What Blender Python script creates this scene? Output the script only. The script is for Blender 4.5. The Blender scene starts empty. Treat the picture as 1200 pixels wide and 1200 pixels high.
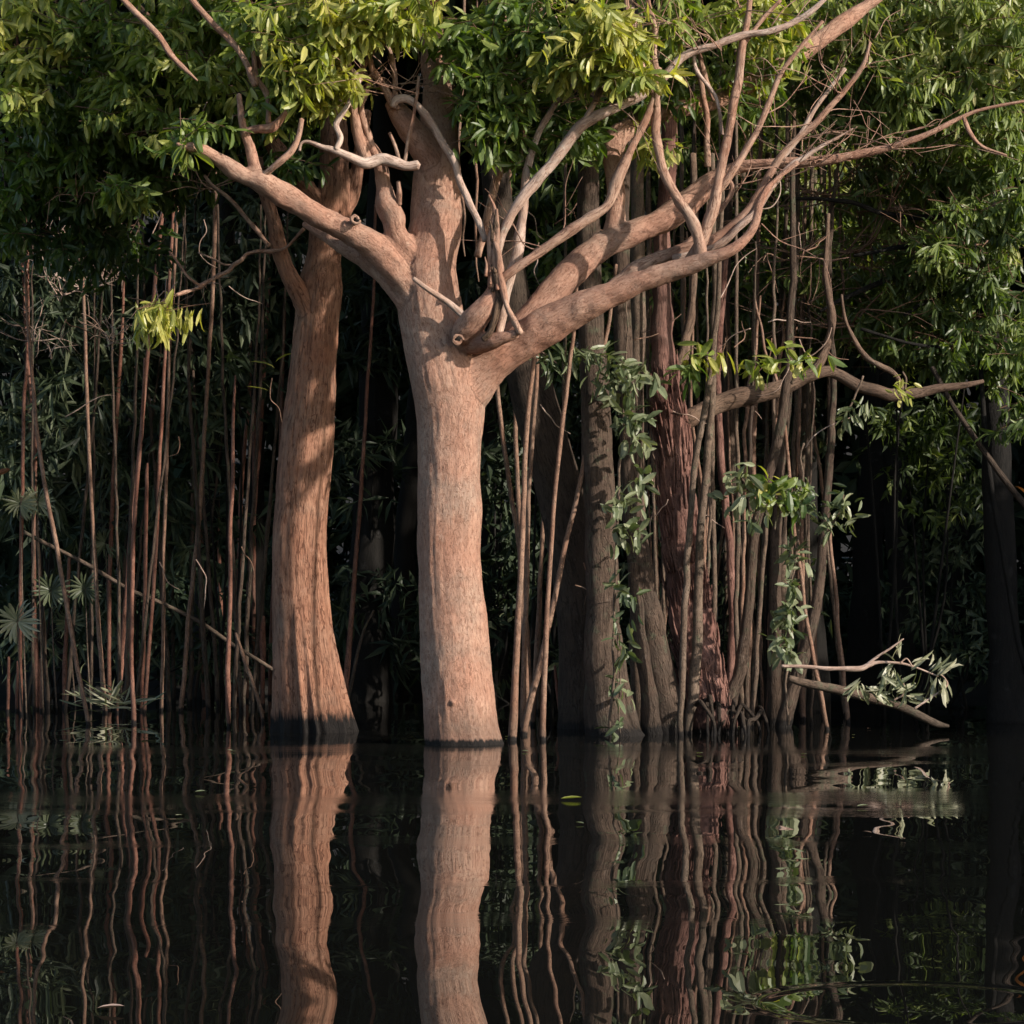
import bpy, math, numpy as np
from mathutils import Vector
rng = np.random.default_rng(7)
C = bpy.context.scene.collection
sc = bpy.context.scene
F = 3500.0; H = 1.3            # focal length in photo pixels, camera height above the water
def at(px, py, d): return np.array([(px-600.0)*d/F, d, H-(py-690.0)*d/F])

# ------------------------------------------------------------------ noise
def _h(ix, iy, iz):
    n = (ix.astype(np.int64)*73856093) ^ (iy.astype(np.int64)*19349663) ^ (iz.astype(np.int64)*83492791)
    n = (n ^ (n >> 13))*1274126177 & 0x7fffffff
    n = (n ^ (n >> 15)) & 0xffff
    return n/65535.0*2-1
def noise(p):
    p = np.asarray(p, float); i = np.floor(p).astype(np.int64); f = p-i; u = f*f*(3-2*f)
    r = 0
    for a in (0, 1):
        for b in (0, 1):
            for c in (0, 1):
                w = (u[:, 0] if a else 1-u[:, 0])*(u[:, 1] if b else 1-u[:, 1])*(u[:, 2] if c else 1-u[:, 2])
                r = r+w*_h(i[:, 0]+a, i[:, 1]+b, i[:, 2]+c)
    return r

# ------------------------------------------------------------------ mesh assembly
class MB:
    def __init__(s): s.v = []; s.f3 = []; s.f4 = []; s.b = []; s.t = []; s.n = 0
    def add(s, v, f3=None, f4=None, bark=None, tint=None):
        v = np.asarray(v, float); k = len(v)
        if f3 is not None and len(f3): s.f3.append(np.asarray(f3)+s.n)
        if f4 is not None and len(f4): s.f4.append(np.asarray(f4)+s.n)
        s.v.append(v); s.b.append(bark if bark is not None else np.zeros((k, 3)))
        s.t.append(tint if tint is not None else np.full(k, .5)); s.n += k
    def mesh(s, name, off=(0, 0, 0), smooth=True):
        v = np.concatenate(s.v)-np.asarray(off)
        f3 = np.concatenate(s.f3) if s.f3 else np.zeros((0, 3), int)
        f4 = np.concatenate(s.f4) if s.f4 else np.zeros((0, 4), int)
        return raw_mesh(name, v, f3, f4, np.concatenate(s.b), np.concatenate(s.t), smooth)
    def build(s, name, mat, parent=None, smooth=True):
        off = parent['_o'] if parent is not None else (0, 0, 0)
        return link(name, s.mesh(name, off, smooth), mat, parent)
def raw_mesh(name, v, f3, f4, bark, tint, smooth=True):
    me = bpy.data.meshes.new(name)
    me.vertices.add(len(v)); me.vertices.foreach_set('co', v.astype(np.float32).ravel())
    nl = len(f3)*3+len(f4)*4; me.loops.add(nl)
    me.loops.foreach_set('vertex_index', np.concatenate([f3.ravel(), f4.ravel()]).astype(np.int32))
    me.polygons.add(len(f3)+len(f4))
    st = np.concatenate([np.arange(len(f3))*3, len(f3)*3+np.arange(len(f4))*4]).astype(np.int32)
    me.polygons.foreach_set('loop_start', st)
    me.polygons.foreach_set('use_smooth', np.full(len(st), smooth))
    a = me.attributes.new('bark', 'FLOAT_VECTOR', 'POINT'); a.data.foreach_set('vector', np.asarray(bark, np.float32).ravel())
    a = me.attributes.new('tint', 'FLOAT', 'POINT'); a.data.foreach_set('value', np.asarray(tint, np.float32))
    me.update(calc_edges=True); me.validate()
    return me
OFF = {}
def link(name, me, mat, parent=None):
    me.materials.clear(); me.materials.append(mat)
    o = bpy.data.objects.new(name, me); C.objects.link(o)
    if parent is not None: o.parent = parent['e'] if isinstance(parent, dict) else parent
    return o
def thing(name, base, label, cat, group=None):
    e = bpy.data.objects.new(name, None); e.location = base; e.empty_display_size = .2; C.objects.link(e)
    e['label'] = label; e['category'] = cat
    if group: e['group'] = group
    return {'e': e, '_o': np.asarray(base, float)}
def tag(o, label=None, cat=None, group=None, kind=None):
    for k, x in (('label', label), ('category', cat), ('group', group), ('kind', kind)):
        if x: o[k] = x

# ------------------------------------------------------------------ tubes
def spline(P, n_per):
    P = np.asarray(P, float)
    if len(P) < 2: return P
    Q = np.vstack([2*P[0]-P[1], P, 2*P[-1]-P[-2]]); out = []
    for i in range(1, len(Q)-2):
        t = np.linspace(0, 1, n_per, endpoint=False)[:, None]
        a, b, c, d = Q[i-1], Q[i], Q[i+1], Q[i+2]
        out.append(.5*((2*b)+(c-a)*t+(2*a-5*b+4*c-d)*t**2+(3*b-a-3*c+d)*t**3))
    out.append(P[-1:]); return np.vstack(out)
def frames(p):
    t = np.gradient(p, axis=0); t /= np.linalg.norm(t, axis=1)[:, None]+1e-9
    ref = np.array([0, -1., 0]) if abs(t[0][1]) < .9 else np.array([0, 0, 1.])
    N = np.zeros_like(p); n = ref-t[0]*ref.dot(t[0]); n /= np.linalg.norm(n)
    for i in range(len(p)):
        n = n-t[i]*n.dot(t[i]); n /= np.linalg.norm(n)+1e-9; N[i] = n
    return t, N, np.cross(t, N)
def tube(mb, pts, rad, sides=8, n_per=6, rough=.06, jit=0., tint=.5, lump=1., spl=True):
    """pts world (N,3), rad metres (N,)"""
    q = spline(np.column_stack([pts, rad]), n_per) if spl else np.column_stack([pts, rad])
    p, r = q[:, :3].copy(), np.maximum(q[:, 3], .0012)
    s = np.concatenate([[0], np.cumsum(np.linalg.norm(np.diff(p, axis=0), axis=1))])
    seed = rng.uniform(0, 99)
    if jit > 0:
        k = np.column_stack([s*5, np.full(len(s), seed), np.zeros(len(s))])
        p[:, 0] += jit*noise(k); p[:, 2] += jit*.5*noise(k+31); p[:, 1] += jit*noise(k+57)
    t, N, B = frames(p)
    th = np.linspace(0, 2*np.pi, sides, endpoint=False); c, sn = np.cos(th), np.sin(th)
    T, S = np.meshgrid(th, s)
    k = np.column_stack([np.cos(T).ravel()*1.3+seed, np.sin(T).ravel()*1.3, (S*3*lump/ max(.03, r.mean())*.12).ravel()])
    rr = r[:, None]*(1+rough*noise(k).reshape(T.shape))
    v = p[:, None, :]+rr[..., None]*(c[None, :, None]*N[:, None, :]+sn[None, :, None]*B[:, None, :])
    n = len(p); v = v.reshape(-1, 3)
    rm = r.mean()
    bark = np.column_stack([(np.cos(T)*rm).ravel()+seed, (np.sin(T)*rm).ravel(), S.ravel()])
    i = np.arange(n-1)[:, None]*sides; j = np.arange(sides)[None, :]; j2 = (j+1) % sides
    f4 = np.stack([i+j, i+j2, i+sides+j2, i+sides+j], -1).reshape(-1, 4)
    v = np.vstack([v, p[0]-t[0]*r[0]*.3, p[-1]+t[-1]*r[-1]*.5]); bark = np.vstack([bark, bark[0], bark[-1]])
    a, b = n*sides, n*sides+1; jj = np.arange(sides); j3 = (jj+1) % sides
    f3 = np.vstack([np.column_stack([np.full(sides, a), j3, jj]), np.column_stack([np.full(sides, b), (n-1)*sides+jj, (n-1)*sides+j3])])
    mb.add(v, f3, f4, bark, np.full(len(v), tint))
    return dict(p=p, t=t, N=N, B=B, r=r, s=s, seed=seed)
def ppath(path, D):
    """path of (px, py, r_px[, depth offset])"""
    P = np.array([at(q[0], q[1], D+(q[3] if len(q) > 3 else 0)) for q in path])
    R = np.array([q[2]*D/F for q in path]); return P, R
def pt(mb, path, D, **k):
    P, R = ppath(path, D); return tube(mb, P, R, **k)

# ------------------------------------------------------------------ fused trunk (voxel remesh of closed tubes)
def fused(name, paths, D, mat, parent, voxel=.013, lumps=.017, ridge=None, extra=None):
    mb = MB(); info = []
    for p in paths: info.append(pt(mb, p, D, sides=20, n_per=10, rough=.05))
    if extra: extra(mb)
    me = mb.mesh('tmp'); o = bpy.data.objects.new('tmp', me); C.objects.link(o)
    m = o.modifiers.new('r', 'REMESH'); m.mode = 'VOXEL'; m.voxel_size = voxel; m.adaptivity = 0
    m = o.modifiers.new('s', 'SMOOTH'); m.factor = .6; m.iterations = 7
    dg = bpy.context.evaluated_depsgraph_get(); ev = o.evaluated_get(dg).to_mesh()
    n = len(ev.vertices); co = np.empty(n*3, np.float32); ev.vertices.foreach_get('co', co); co = co.reshape(-1, 3).astype(float)
    no = np.empty(n*3, np.float32); ev.vertices.foreach_get('normal', no); no = no.reshape(-1, 3)
    lt = np.empty(len(ev.polygons), np.int32); ev.polygons.foreach_get('loop_total', lt)
    ls = np.empty(len(ev.polygons), np.int32); ev.polygons.foreach_get('loop_start', ls)
    vi = np.empty(len(ev.loops), np.int32); ev.loops.foreach_get('vertex_index', vi)
    q = ls[lt == 4]; f4 = vi[q[:, None]+np.arange(4)]; q = ls[lt == 3]; f3 = vi[q[:, None]+np.arange(3)] if len(q) else np.zeros((0, 3), int)
    o.evaluated_get(dg).to_mesh_clear(); bpy.data.objects.remove(o); bpy.data.meshes.remove(me)
    SP = np.vstack([i['p'] for i in info]); SN = np.vstack([i['N'] for i in info]); SB = np.vstack([i['B'] for i in info])
    ST = np.vstack([i['t'] for i in info]); SR = np.concatenate([i['r'] for i in info]); SS = np.concatenate([i['s']+i['seed'] for i in info])
    best = np.empty(n, int)
    for a in range(0, n, 20000):
        d = np.linalg.norm(co[a:a+20000, None, :]-SP[None], axis=2)
        best[a:a+20000] = np.argmin(d-SR[None]*.9, axis=1)
    rel = co-SP[best]; x = (rel*SN[best]).sum(1); y = (rel*SB[best]).sum(1); th = np.arctan2(y, x)
    al = SS[best]+(rel*ST[best]).sum(1)
    r = SR[best]
    bark = np.column_stack([np.cos(th)*r, np.sin(th)*r, al])
    sm = np.clip(r/.16, .3, 1)
    big = np.clip((r-.12)/.15, 0, 1)
    d = lumps*sm*(1-.55*big)*noise(co*np.array([5., 5., 3.]))+lumps*(.55-.4*big)*np.clip(r/.1, .35, 1)*noise(co*13+9)
    d += .004*sm*noise(np.column_stack([np.cos(th)*r*38, np.sin(th)*r*38, al*5]))
    if ridge: d += ridge(co, th, r)
    co = co+no*d[:, None]
    me = raw_mesh(name, co-parent['_o'], f3, f4, bark, np.full(n, .5))
    return link(name, me, mat, parent)

# ------------------------------------------------------------------ leaves
def leaf_geo(L, W, curl=.25, fold=.25, fine=True):
    """leaf along +X, face up +Z; returns verts and faces"""
    if fine:
        xs = [.0, .22, .55, .82, 1.]; ws = [.0, .75, 1., .6, 0]
        v = []; f3 = []; f4 = []
        def z(x): return -curl*L*x*x
        v.append((0, 0, 0))
        for x, w in zip(xs[1:4], ws[1:4]):
            hw = W/2*w
            v += [(x*L, hw, z(x)+hw*fold), (x*L, 0, z(x)), (x*L, -hw, z(x)+hw*fold)]
        v.append((L*(1-curl*.2), 0, z(1)))
        f3 += [(0, 2, 1), (0, 3, 2), (10, 7, 8), (10, 8, 9)]
        for b in (1, 4): f4 += [(b, b+1, b+4, b+3), (b+1, b+2, b+5, b+4)]
        return np.array(v, float), np.array(f3), np.array(f4)
    v = np.array([(0, 0, 0), (L*.45, W/2, -curl*L*.2+W*fold*.5), (L*.45, -W/2, -curl*L*.2+W*fold*.5), (L, 0, -curl*L), (L*.45, 0, -curl*L*.2)])
    return v, np.array([(0, 4, 1), (0, 2, 4), (1, 4, 3), (4, 2, 3)]), np.zeros((0, 4), int)
def rotmats(d, roll):
    """matrices whose X axis is d"""
    d = d/np.linalg.norm(d, axis=1)[:, None]
    up = np.tile([0, 0, 1.], (len(d), 1)); up[np.abs(d[:, 2]) > .97] = [0, 1, 0]
    y = np.cross(up, d); y /= np.linalg.norm(y, axis=1)[:, None]; z = np.cross(d, y)
    c, s = np.cos(roll)[:, None], np.sin(roll)[:, None]
    return np.stack([d, c*y+s*z, -s*y+c*z], axis=2)
def put(mb, geo, pos, mats, scale, tint):
    v, f3, f4 = geo; n, k = len(pos), len(v)
    V = np.einsum('nij,kj->nki', mats, v)*scale[:, None, None]+pos[:, None, :]
    o = (np.arange(n)*k)[:, None, None]
    mb.add(V.reshape(-1, 3), (f3[None]+o).reshape(-1, 3) if len(f3) else None, (f4[None]+o).reshape(-1, 4) if len(f4) else None,
           tint=np.repeat(tint, k))
def leaves(mb, pos, dirs, L=.17, W=.045, tint=.5, tv=.2, fine=True, curl=.3, sv=.25, roll=1.1, r0=0.):
    n = len(pos); 
    gs = [leaf_geo(L, W*w, curl*c, .35, fine) for w, c in ((1, 1), (.85, .5), (1.15, 1.5))]
    idx = rng.integers(0, 3, n); tint = np.broadcast_to(tint, (n,))
    for g in range(3):
        m = idx == g
        if not m.any(): continue
        k = m.sum()
        put(mb, gs[g], pos[m], rotmats(dirs[m], rng.normal(r0, roll, k)), rng.uniform(1-sv, 1+sv, k), np.clip(tint[m]+rng.normal(0, tv, k), 0, 1))
def sprigs(mb, centers, tint=.5, L=.17, W=.045, per=18, spread=.16, droop=.6, fine=True, tv=.12, twig=None, scale=1.):
    """each sprig: whorls of drooping leaves on a short twig"""
    centers = np.asarray(centers); n = len(centers)
    if not n: return
    tc = np.clip(np.broadcast_to(tint, (n,))+rng.normal(0, tv, n), 0, 1)
    ax = rng.normal(0, 1, (n, 3)); ax[:, 2] = ax[:, 2]*.4-.25; ax /= np.linalg.norm(ax, axis=1)[:, None]
    ax = np.repeat(ax, per, 0); c = np.repeat(centers, per, 0); t = np.repeat(tc, per)
    u = rng.choice([-1, -.6, -.2, .25, .6, .95], n*per)
    pos = c+ax*(u*spread*1.2)[:, None]*scale+rng.normal(0, .012, (n*per, 3))
    d = rng.normal(0, 1, (n*per, 3)); d -= ax*(d*ax).sum(1)[:, None]; d /= np.linalg.norm(d, axis=1)[:, None]
    d = d+ax*.5; d[:, 2] -= droop*rng.uniform(.3, 1.6, n*per)
    leaves(mb, pos, d, L, W, t, tv*.6, fine)
    if twig is not None:
        for i in range(n):
            a = centers[i]-ax[i*per]*spread*1.6*scale+np.array([0, 0, .02]); b = centers[i]+ax[i*per]*spread*1.1*scale
            m = (a+b)/2+np.array([0, 0, .02]); tube(mb, np.array([a, m, b]), np.array([.0045, .0035, .002]), sides=4, n_per=2, rough=0, tint=2.)
def blob(px, py, rx, ry, d, rd, n):
    """n points in an ellipsoid seen at px, py with half sizes rx, ry (photo pixels) and rd (metres)"""
    u = rng.normal(0, 1, (n, 3)); u /= np.linalg.norm(u, axis=1)[:, None]; u *= rng.uniform(0.05, 1, (n, 1))**(1/2.4)
    c = at(px, py, d); s = d/F
    return c+u*np.array([rx*s, rd, ry*s])

# ------------------------------------------------------------------ materials
def newmat(name):
    m = bpy.data.materials.new(name); m.use_nodes = True; nt = m.node_tree; nt.nodes.clear()
    out = nt.nodes.new('ShaderNodeOutputMaterial'); return m, nt, out
def N(nt, t, **k):
    n = nt.nodes.new(t)
    for a, b in k.items():
        if a in n.inputs: n.inputs[a].default_value = b
        else: setattr(n, a, b)
    return n
def ramp(nt, fac, stops):
    r = nt.nodes.new('ShaderNodeValToRGB'); e = r.color_ramp.elements
    while len(e) > 1: e.remove(e[-1])
    e[0].position = stops[0][0]; e[0].color = (*stops[0][1], 1)
    for p, c in stops[1:]:
        x = e.new(p); x.color = (*c, 1)
    nt.links.new(fac, r.inputs[0]); return r.outputs[0]
def mathn(nt, op, a, b=None, c=None):
    n = nt.nodes.new('ShaderNodeMath'); n.operation = op
    for i, x in enumerate((a, b, c)):
        if x is None: continue
        if isinstance(x, (int, float)): n.inputs[i].default_value = x
        else: nt.links.new(x, n.inputs[i])
    return n.outputs[0]
def mixc(nt, f, a, b, mode='MIX'):
    n = nt.nodes.new('ShaderNodeMix'); n.data_type = 'RGBA'; n.blend_type = mode
    for sck, x in ((n.inputs[0], f), (n.inputs[6], a), (n.inputs[7], b)):
        if isinstance(x, (int, float)): sck.default_value = x
        elif isinstance(x, tuple): sck.default_value = (*x, 1)
        else: nt.links.new(x, sck)
    return n.outputs[2]
def bark_mat(name, c0, c1, c2, wet=0.0, wetcol=(.012, .010, .009), grain=1., depth=.012, furrow=.6, lichen=None, rough=.85, st=.18):
    """c0 dark furrows, c1 main colour, c2 light patches; wet = height of the dark soaked band above the water"""
    m, nt, out = newmat(name); L = nt.links
    at_ = N(nt, 'ShaderNodeAttribute', attribute_name='bark')
    geo = N(nt, 'ShaderNodeNewGeometry')
    mp = N(nt, 'ShaderNodeMapping'); mp.inputs['Scale'].default_value = (grain*52, grain*52, grain*52*st); L.new(at_.outputs['Vector'], mp.inputs[0])
    n1 = N(nt, 'ShaderNodeTexNoise', Scale=1., Detail=6., Roughness=.65); L.new(mp.outputs[0], n1.inputs['Vector'])
    mp2 = N(nt, 'ShaderNodeMapping'); mp2.inputs['Scale'].default_value = (grain*150, grain*150, grain*150*min(1, st*1.8)); L.new(at_.outputs['Vector'], mp2.inputs[0])
    n2 = N(nt, 'ShaderNodeTexNoise', Scale=1., Detail=4., Roughness=.7); L.new(mp2.outputs[0], n2.inputs['Vector'])
    n3 = N(nt, 'ShaderNodeTexNoise', Scale=2.6, Detail=5., Roughness=.6); L.new(geo.outputs['Position'], n3.inputs['Vector'])
    n4 = N(nt, 'ShaderNodeTexNoise', Scale=11., Detail=4., Roughness=.6); L.new(geo.outputs['Position'], n4.inputs['Vector'])
    h = mathn(nt, 'ADD', mathn(nt, 'MULTIPLY', n1.outputs[0], .65), mathn(nt, 'MULTIPLY', n2.outputs[0], .35))
    base = ramp(nt, n3.outputs[0], [(.3, c1), (.5, tuple(.5*(a+b) for a, b in zip(c1, c2))), (.68, c2)])
    base = mixc(nt, ramp(nt, n4.outputs[0], [(.42, (0, 0, 0)), (.7, (.6, .6, .6))]), base, tuple(x*.72 for x in c1))
    if lichen:
        n5 = N(nt, 'ShaderNodeTexNoise', Scale=7., Detail=6., Roughness=.7); L.new(geo.outputs['Position'], n5.inputs['Vector'])
        base = mixc(nt, ramp(nt, n5.outputs[0], [(.55, (0, 0, 0)), (.66, (.8, .8, .8))]), base, lichen)
    mp5 = N(nt, 'ShaderNodeMapping'); mp5.inputs['Scale'].default_value = (grain*26, grain*26, grain*26*st*.8); L.new(at_.outputs['Vector'], mp5.inputs[0])
    nc = N(nt, 'ShaderNodeTexNoise', Scale=1., Detail=3., Roughness=.6, Distortion=.4); L.new(mp5.outputs[0], nc.inputs['Vector'])
    crk = ramp(nt, mathn(nt, 'ABSOLUTE', mathn(nt, 'SUBTRACT', nc.outputs[0], .5)), [(0, (1, 1, 1)), (.022, (0, 0, 0))])
    ng = N(nt, 'ShaderNodeTexNoise', Scale=1.7, Detail=6., Roughness=.65, Distortion=.8); L.new(geo.outputs['Position'], ng.inputs['Vector'])
    grey = tuple(.62*(c1[0]*.35+c1[1]*.65)*k for k in (1.25, 1.12, .92))
    base = mixc(nt, ramp(nt, ng.outputs[0], [(.52, (0, 0, 0)), (.68, (.45, .45, .45))]), base, grey)
    npt = N(nt, 'ShaderNodeTexNoise', Scale=5.5, Detail=5., Roughness=.7); L.new(geo.outputs['Position'], npt.inputs['Vector'])
    base = mixc(nt, ramp(nt, npt.outputs[0], [(.60, (0, 0, 0)), (.66, (.45, .45, .45))]), base, tuple(min(.6, x*1.25+.03) for x in c2))
    base = mixc(nt, mathn(nt, 'MULTIPLY', crk, furrow*.8), base, c0)
    h = mathn(nt, 'SUBTRACT', h, mathn(nt, 'MULTIPLY', crk, .18))
    fur = ramp(nt, h, [(.36, (1, 1, 1)), (.52, (0, 0, 0))])
    base = mixc(nt, mathn(nt, 'MULTIPLY', fur, furrow), base, c0)
    if wet > 0:
        sep = N(nt, 'ShaderNodeSeparateXYZ'); L.new(geo.outputs['Position'], sep.inputs[0])
        mp3 = N(nt, 'ShaderNodeMapping'); mp3.inputs['Scale'].default_value = (38, 38, 3); L.new(geo.outputs['Position'], mp3.inputs[0])
        nw = N(nt, 'ShaderNodeTexNoise', Scale=1., Detail=3.); L.new(mp3.outputs[0], nw.inputs['Vector'])
        zz = mathn(nt, 'SUBTRACT', sep.outputs[2], mathn(nt, 'MULTIPLY', nw.outputs[0], wet*1.6))
        wf = N(nt, 'ShaderNodeMapRange', clamp=True); wf.inputs[1].default_value = wet*.35; wf.inputs[2].default_value = -wet*.1; L.new(zz, wf.inputs[0])
        df = N(nt, 'ShaderNodeMapRange', clamp=True); df.inputs[1].default_value = wet*.6+.22; df.inputs[2].default_value = 0.; df.inputs[4].default_value = .5
        L.new(mathn(nt, 'SUBTRACT', sep.outputs[2], mathn(nt, 'MULTIPLY', nw.outputs[0], .22)), df.inputs[0])
        base = mixc(nt, df.outputs[0], base, tuple(x*.45 for x in (c1[0]*.8, c1[1]*.95, c1[2])))
        base = mixc(nt, wf.outputs[0], base, wetcol)
    b = N(nt, 'ShaderNodeBump', Strength=1., Distance=depth); L.new(h, b.inputs['Height'])
    p = N(nt, 'ShaderNodeBsdfPrincipled', Roughness=rough); p.inputs['Specular IOR Level'].default_value = .25
    L.new(base, p.inputs['Base Color']); L.new(b.outputs[0], p.inputs['Normal']); L.new(p.outputs[0], out.inputs[0])
    return m
def leaf_mat(name, stops, trans=.42, rough=.42, spec=.5):
    m, nt, out = newmat(name); L = nt.links
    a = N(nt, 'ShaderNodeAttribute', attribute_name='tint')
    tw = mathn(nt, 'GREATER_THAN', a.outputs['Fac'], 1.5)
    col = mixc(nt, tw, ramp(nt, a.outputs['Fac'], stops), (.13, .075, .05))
    p = N(nt, 'ShaderNodeBsdfPrincipled', Roughness=rough); p.inputs['Specular IOR Level'].default_value = spec; L.new(col, p.inputs['Base Color'])
    t = N(nt, 'ShaderNodeBsdfTranslucent'); tc = mixc(nt, .6, col, (.9, 1., .25), 'MULTIPLY'); 
    hs = N(nt, 'ShaderNodeHueSaturation', Value=1.5, Saturation=1.1); L.new(tc, hs.inputs['Color']); L.new(hs.outputs[0], t.inputs[0])
    mx = N(nt, 'ShaderNodeMixShader'); L.new(mathn(nt, 'MULTIPLY', mathn(nt, 'SUBTRACT', 1., tw), trans), mx.inputs[0])
    L.new(p.outputs[0], mx.inputs[1]); L.new(t.outputs[0], mx.inputs[2]); L.new(mx.outputs[0], out.inputs[0])
    return m
M = {}
M['main'] = bark_mat('pale pink bark', (.19, .090, .060), (.375, .192, .130), (.46, .30, .22), wet=.05, depth=.020, furrow=.58, st=.45)
M['left'] = bark_mat('furrowed pink bark', (.12, .048, .029), (.325, .145, .088), (.42, .235, .155), wet=.17, depth=.045, furrow=.7, grain=.7, st=.16)
M['limb'] = bark_mat('smooth branch bark', (.12, .055, .035), (.30, .15, .098), (.46, .32, .24), depth=.014, furrow=.6)
M['dead'] = bark_mat('bleached dead wood', (.20, .12, .09), (.36, .23, .17), (.58, .46, .39), depth=.012, furrow=.6)
M['stub'] = bark_mat('dark broken wood', (.03, .02, .014), (.14, .085, .055), (.22, .14, .09), depth=.03, furrow=.8)
M['stem'] = bark_mat('reddish stem bark', (.07, .035, .025), (.19, .075, .048), (.27, .14, .10), depth=.01, furrow=.65, wet=.04, st=.4)  # soaked foot band, here and in tan, also carries painted bank shadow
M['tan'] = bark_mat('tan stem bark', (.08, .05, .035), (.22, .115, .075), (.32, .21, .15), depth=.01, furrow=.65, wet=.04, st=.4)
M['grey'] = bark_mat('grey brown stem bark', (.045, .034, .024), (.115, .076, .054), (.21, .152, .112), depth=.016, furrow=.7, wet=.04, lichen=(.11, .12, .075), st=.4)
M['dark'] = bark_mat('dark brown bark', (.015, .011, .008), (.05, .034, .025), (.08, .058, .042), depth=.04, furrow=.6, wet=.08, grain=.7)
M['midb'] = bark_mat('brown bark', (.03, .02, .014), (.078, .051, .037), (.14, .098, .072), depth=.05, furrow=.6, wet=.08, grain=.7, lichen=(.10, .11, .07))
M['shag'] = bark_mat('shaggy red bark', (.03, .012, .010), (.13, .055, .042), (.30, .165, .13), depth=.02, furrow=.6, wet=.05)
M['far'] = bark_mat('bark with painted forest shade', (.003, .003, .002), (.007, .006, .005), (.012, .010, .008), depth=.01, furrow=.5)  # the forest's deep shade is put into this near-black colour
M['black'] = bark_mat('bark darkened for shade', (.003, .003, .003), (.009, .008, .007), (.014, .012, .010), depth=.02)  # near-black colour stands in for shade on the right edge trunk
M['leafA'] = leaf_mat('glossy leaves', [(0, (.036, .070, .022)), (.35, (.10, .155, .036)), (.65, (.22, .275, .065)), (1, (.47, .44, .13))])
M['leafR'] = leaf_mat('narrow green leaves', [(0, (.038, .058, .025)), (.4, (.115, .165, .048)), (.75, (.25, .295, .09)), (1, (.40, .38, .18))])
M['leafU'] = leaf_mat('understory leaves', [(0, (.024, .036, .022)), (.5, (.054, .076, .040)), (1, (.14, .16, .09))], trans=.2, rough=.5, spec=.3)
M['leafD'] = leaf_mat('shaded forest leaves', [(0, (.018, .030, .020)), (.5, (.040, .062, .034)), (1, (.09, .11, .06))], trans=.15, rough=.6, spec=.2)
M['leafV'] = leaf_mat('pale vine leaves', [(0, (.06, .09, .04)), (.5, (.13, .16, .08)), (1, (.26, .28, .17))], trans=.25)
M['leafP'] = leaf_mat('palm leaves', [(0, (.05, .065, .035)), (.5, (.16, .18, .10)), (1, (.36, .35, .24))], trans=.2)

# ------------------------------------------------------------------ setting: ground and water
def terrain():
    xs = np.linspace(-110, 110, 221); ys = np.concatenate([np.linspace(-60, 28, 23), np.linspace(28.5, 60, 90), np.linspace(61, 220, 60)])
    X, Y = np.meshgrid(xs, ys)
    edge = 37.0+1.0*noise(np.column_stack([X.ravel()*.35, X.ravel()*0, X.ravel()*0+3])).reshape(X.shape)
    t = Y-edge
    Z = np.where(t < 0, np.maximum(-1.6, t*.35), .25*np.clip(t, 0, 1.2)+.03*np.clip(t, 0, 8))
    hill = np.clip((Y-62)/60, 0, 1); Z = Z+26*hill*hill*(3-2*hill)
    Z += .07*noise(np.column_stack([X.ravel()*1.5, Y.ravel()*1.5, X.ravel()*0])).reshape(X.shape)*(t > -.5)
    ny, nx = X.shape; v = np.column_stack([X.ravel(), Y.ravel(), Z.ravel()])
    i = np.arange(ny-1)[:, None]*nx; j = np.arange(nx-1)[None]
    f = np.stack([i+j, i+j+1, i+nx+j+1, i+nx+j], -1).reshape(-1, 4)
    m, nt, out = newmat('dark forest soil'); n = N(nt, 'ShaderNodeTexNoise', Scale=3., Detail=8.)
    g = N(nt, 'ShaderNodeNewGeometry'); nt.links.new(g.outputs['Position'], n.inputs['Vector'])
    p = N(nt, 'ShaderNodeBsdfPrincipled', Roughness=.95); nt.links.new(ramp(nt, n.outputs[0], [(.3, (.004, .004, .003)), (.7, (.012, .010, .007))]), p.inputs['Base Color'])
    nt.links.new(p.outputs[0], out.inputs[0])
    o = link('ground', raw_mesh('ground', v, np.zeros((0, 3), int), f, np.zeros((len(v), 3)), np.zeros(len(v))), m); tag(o, kind='structure')
terrain()
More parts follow.
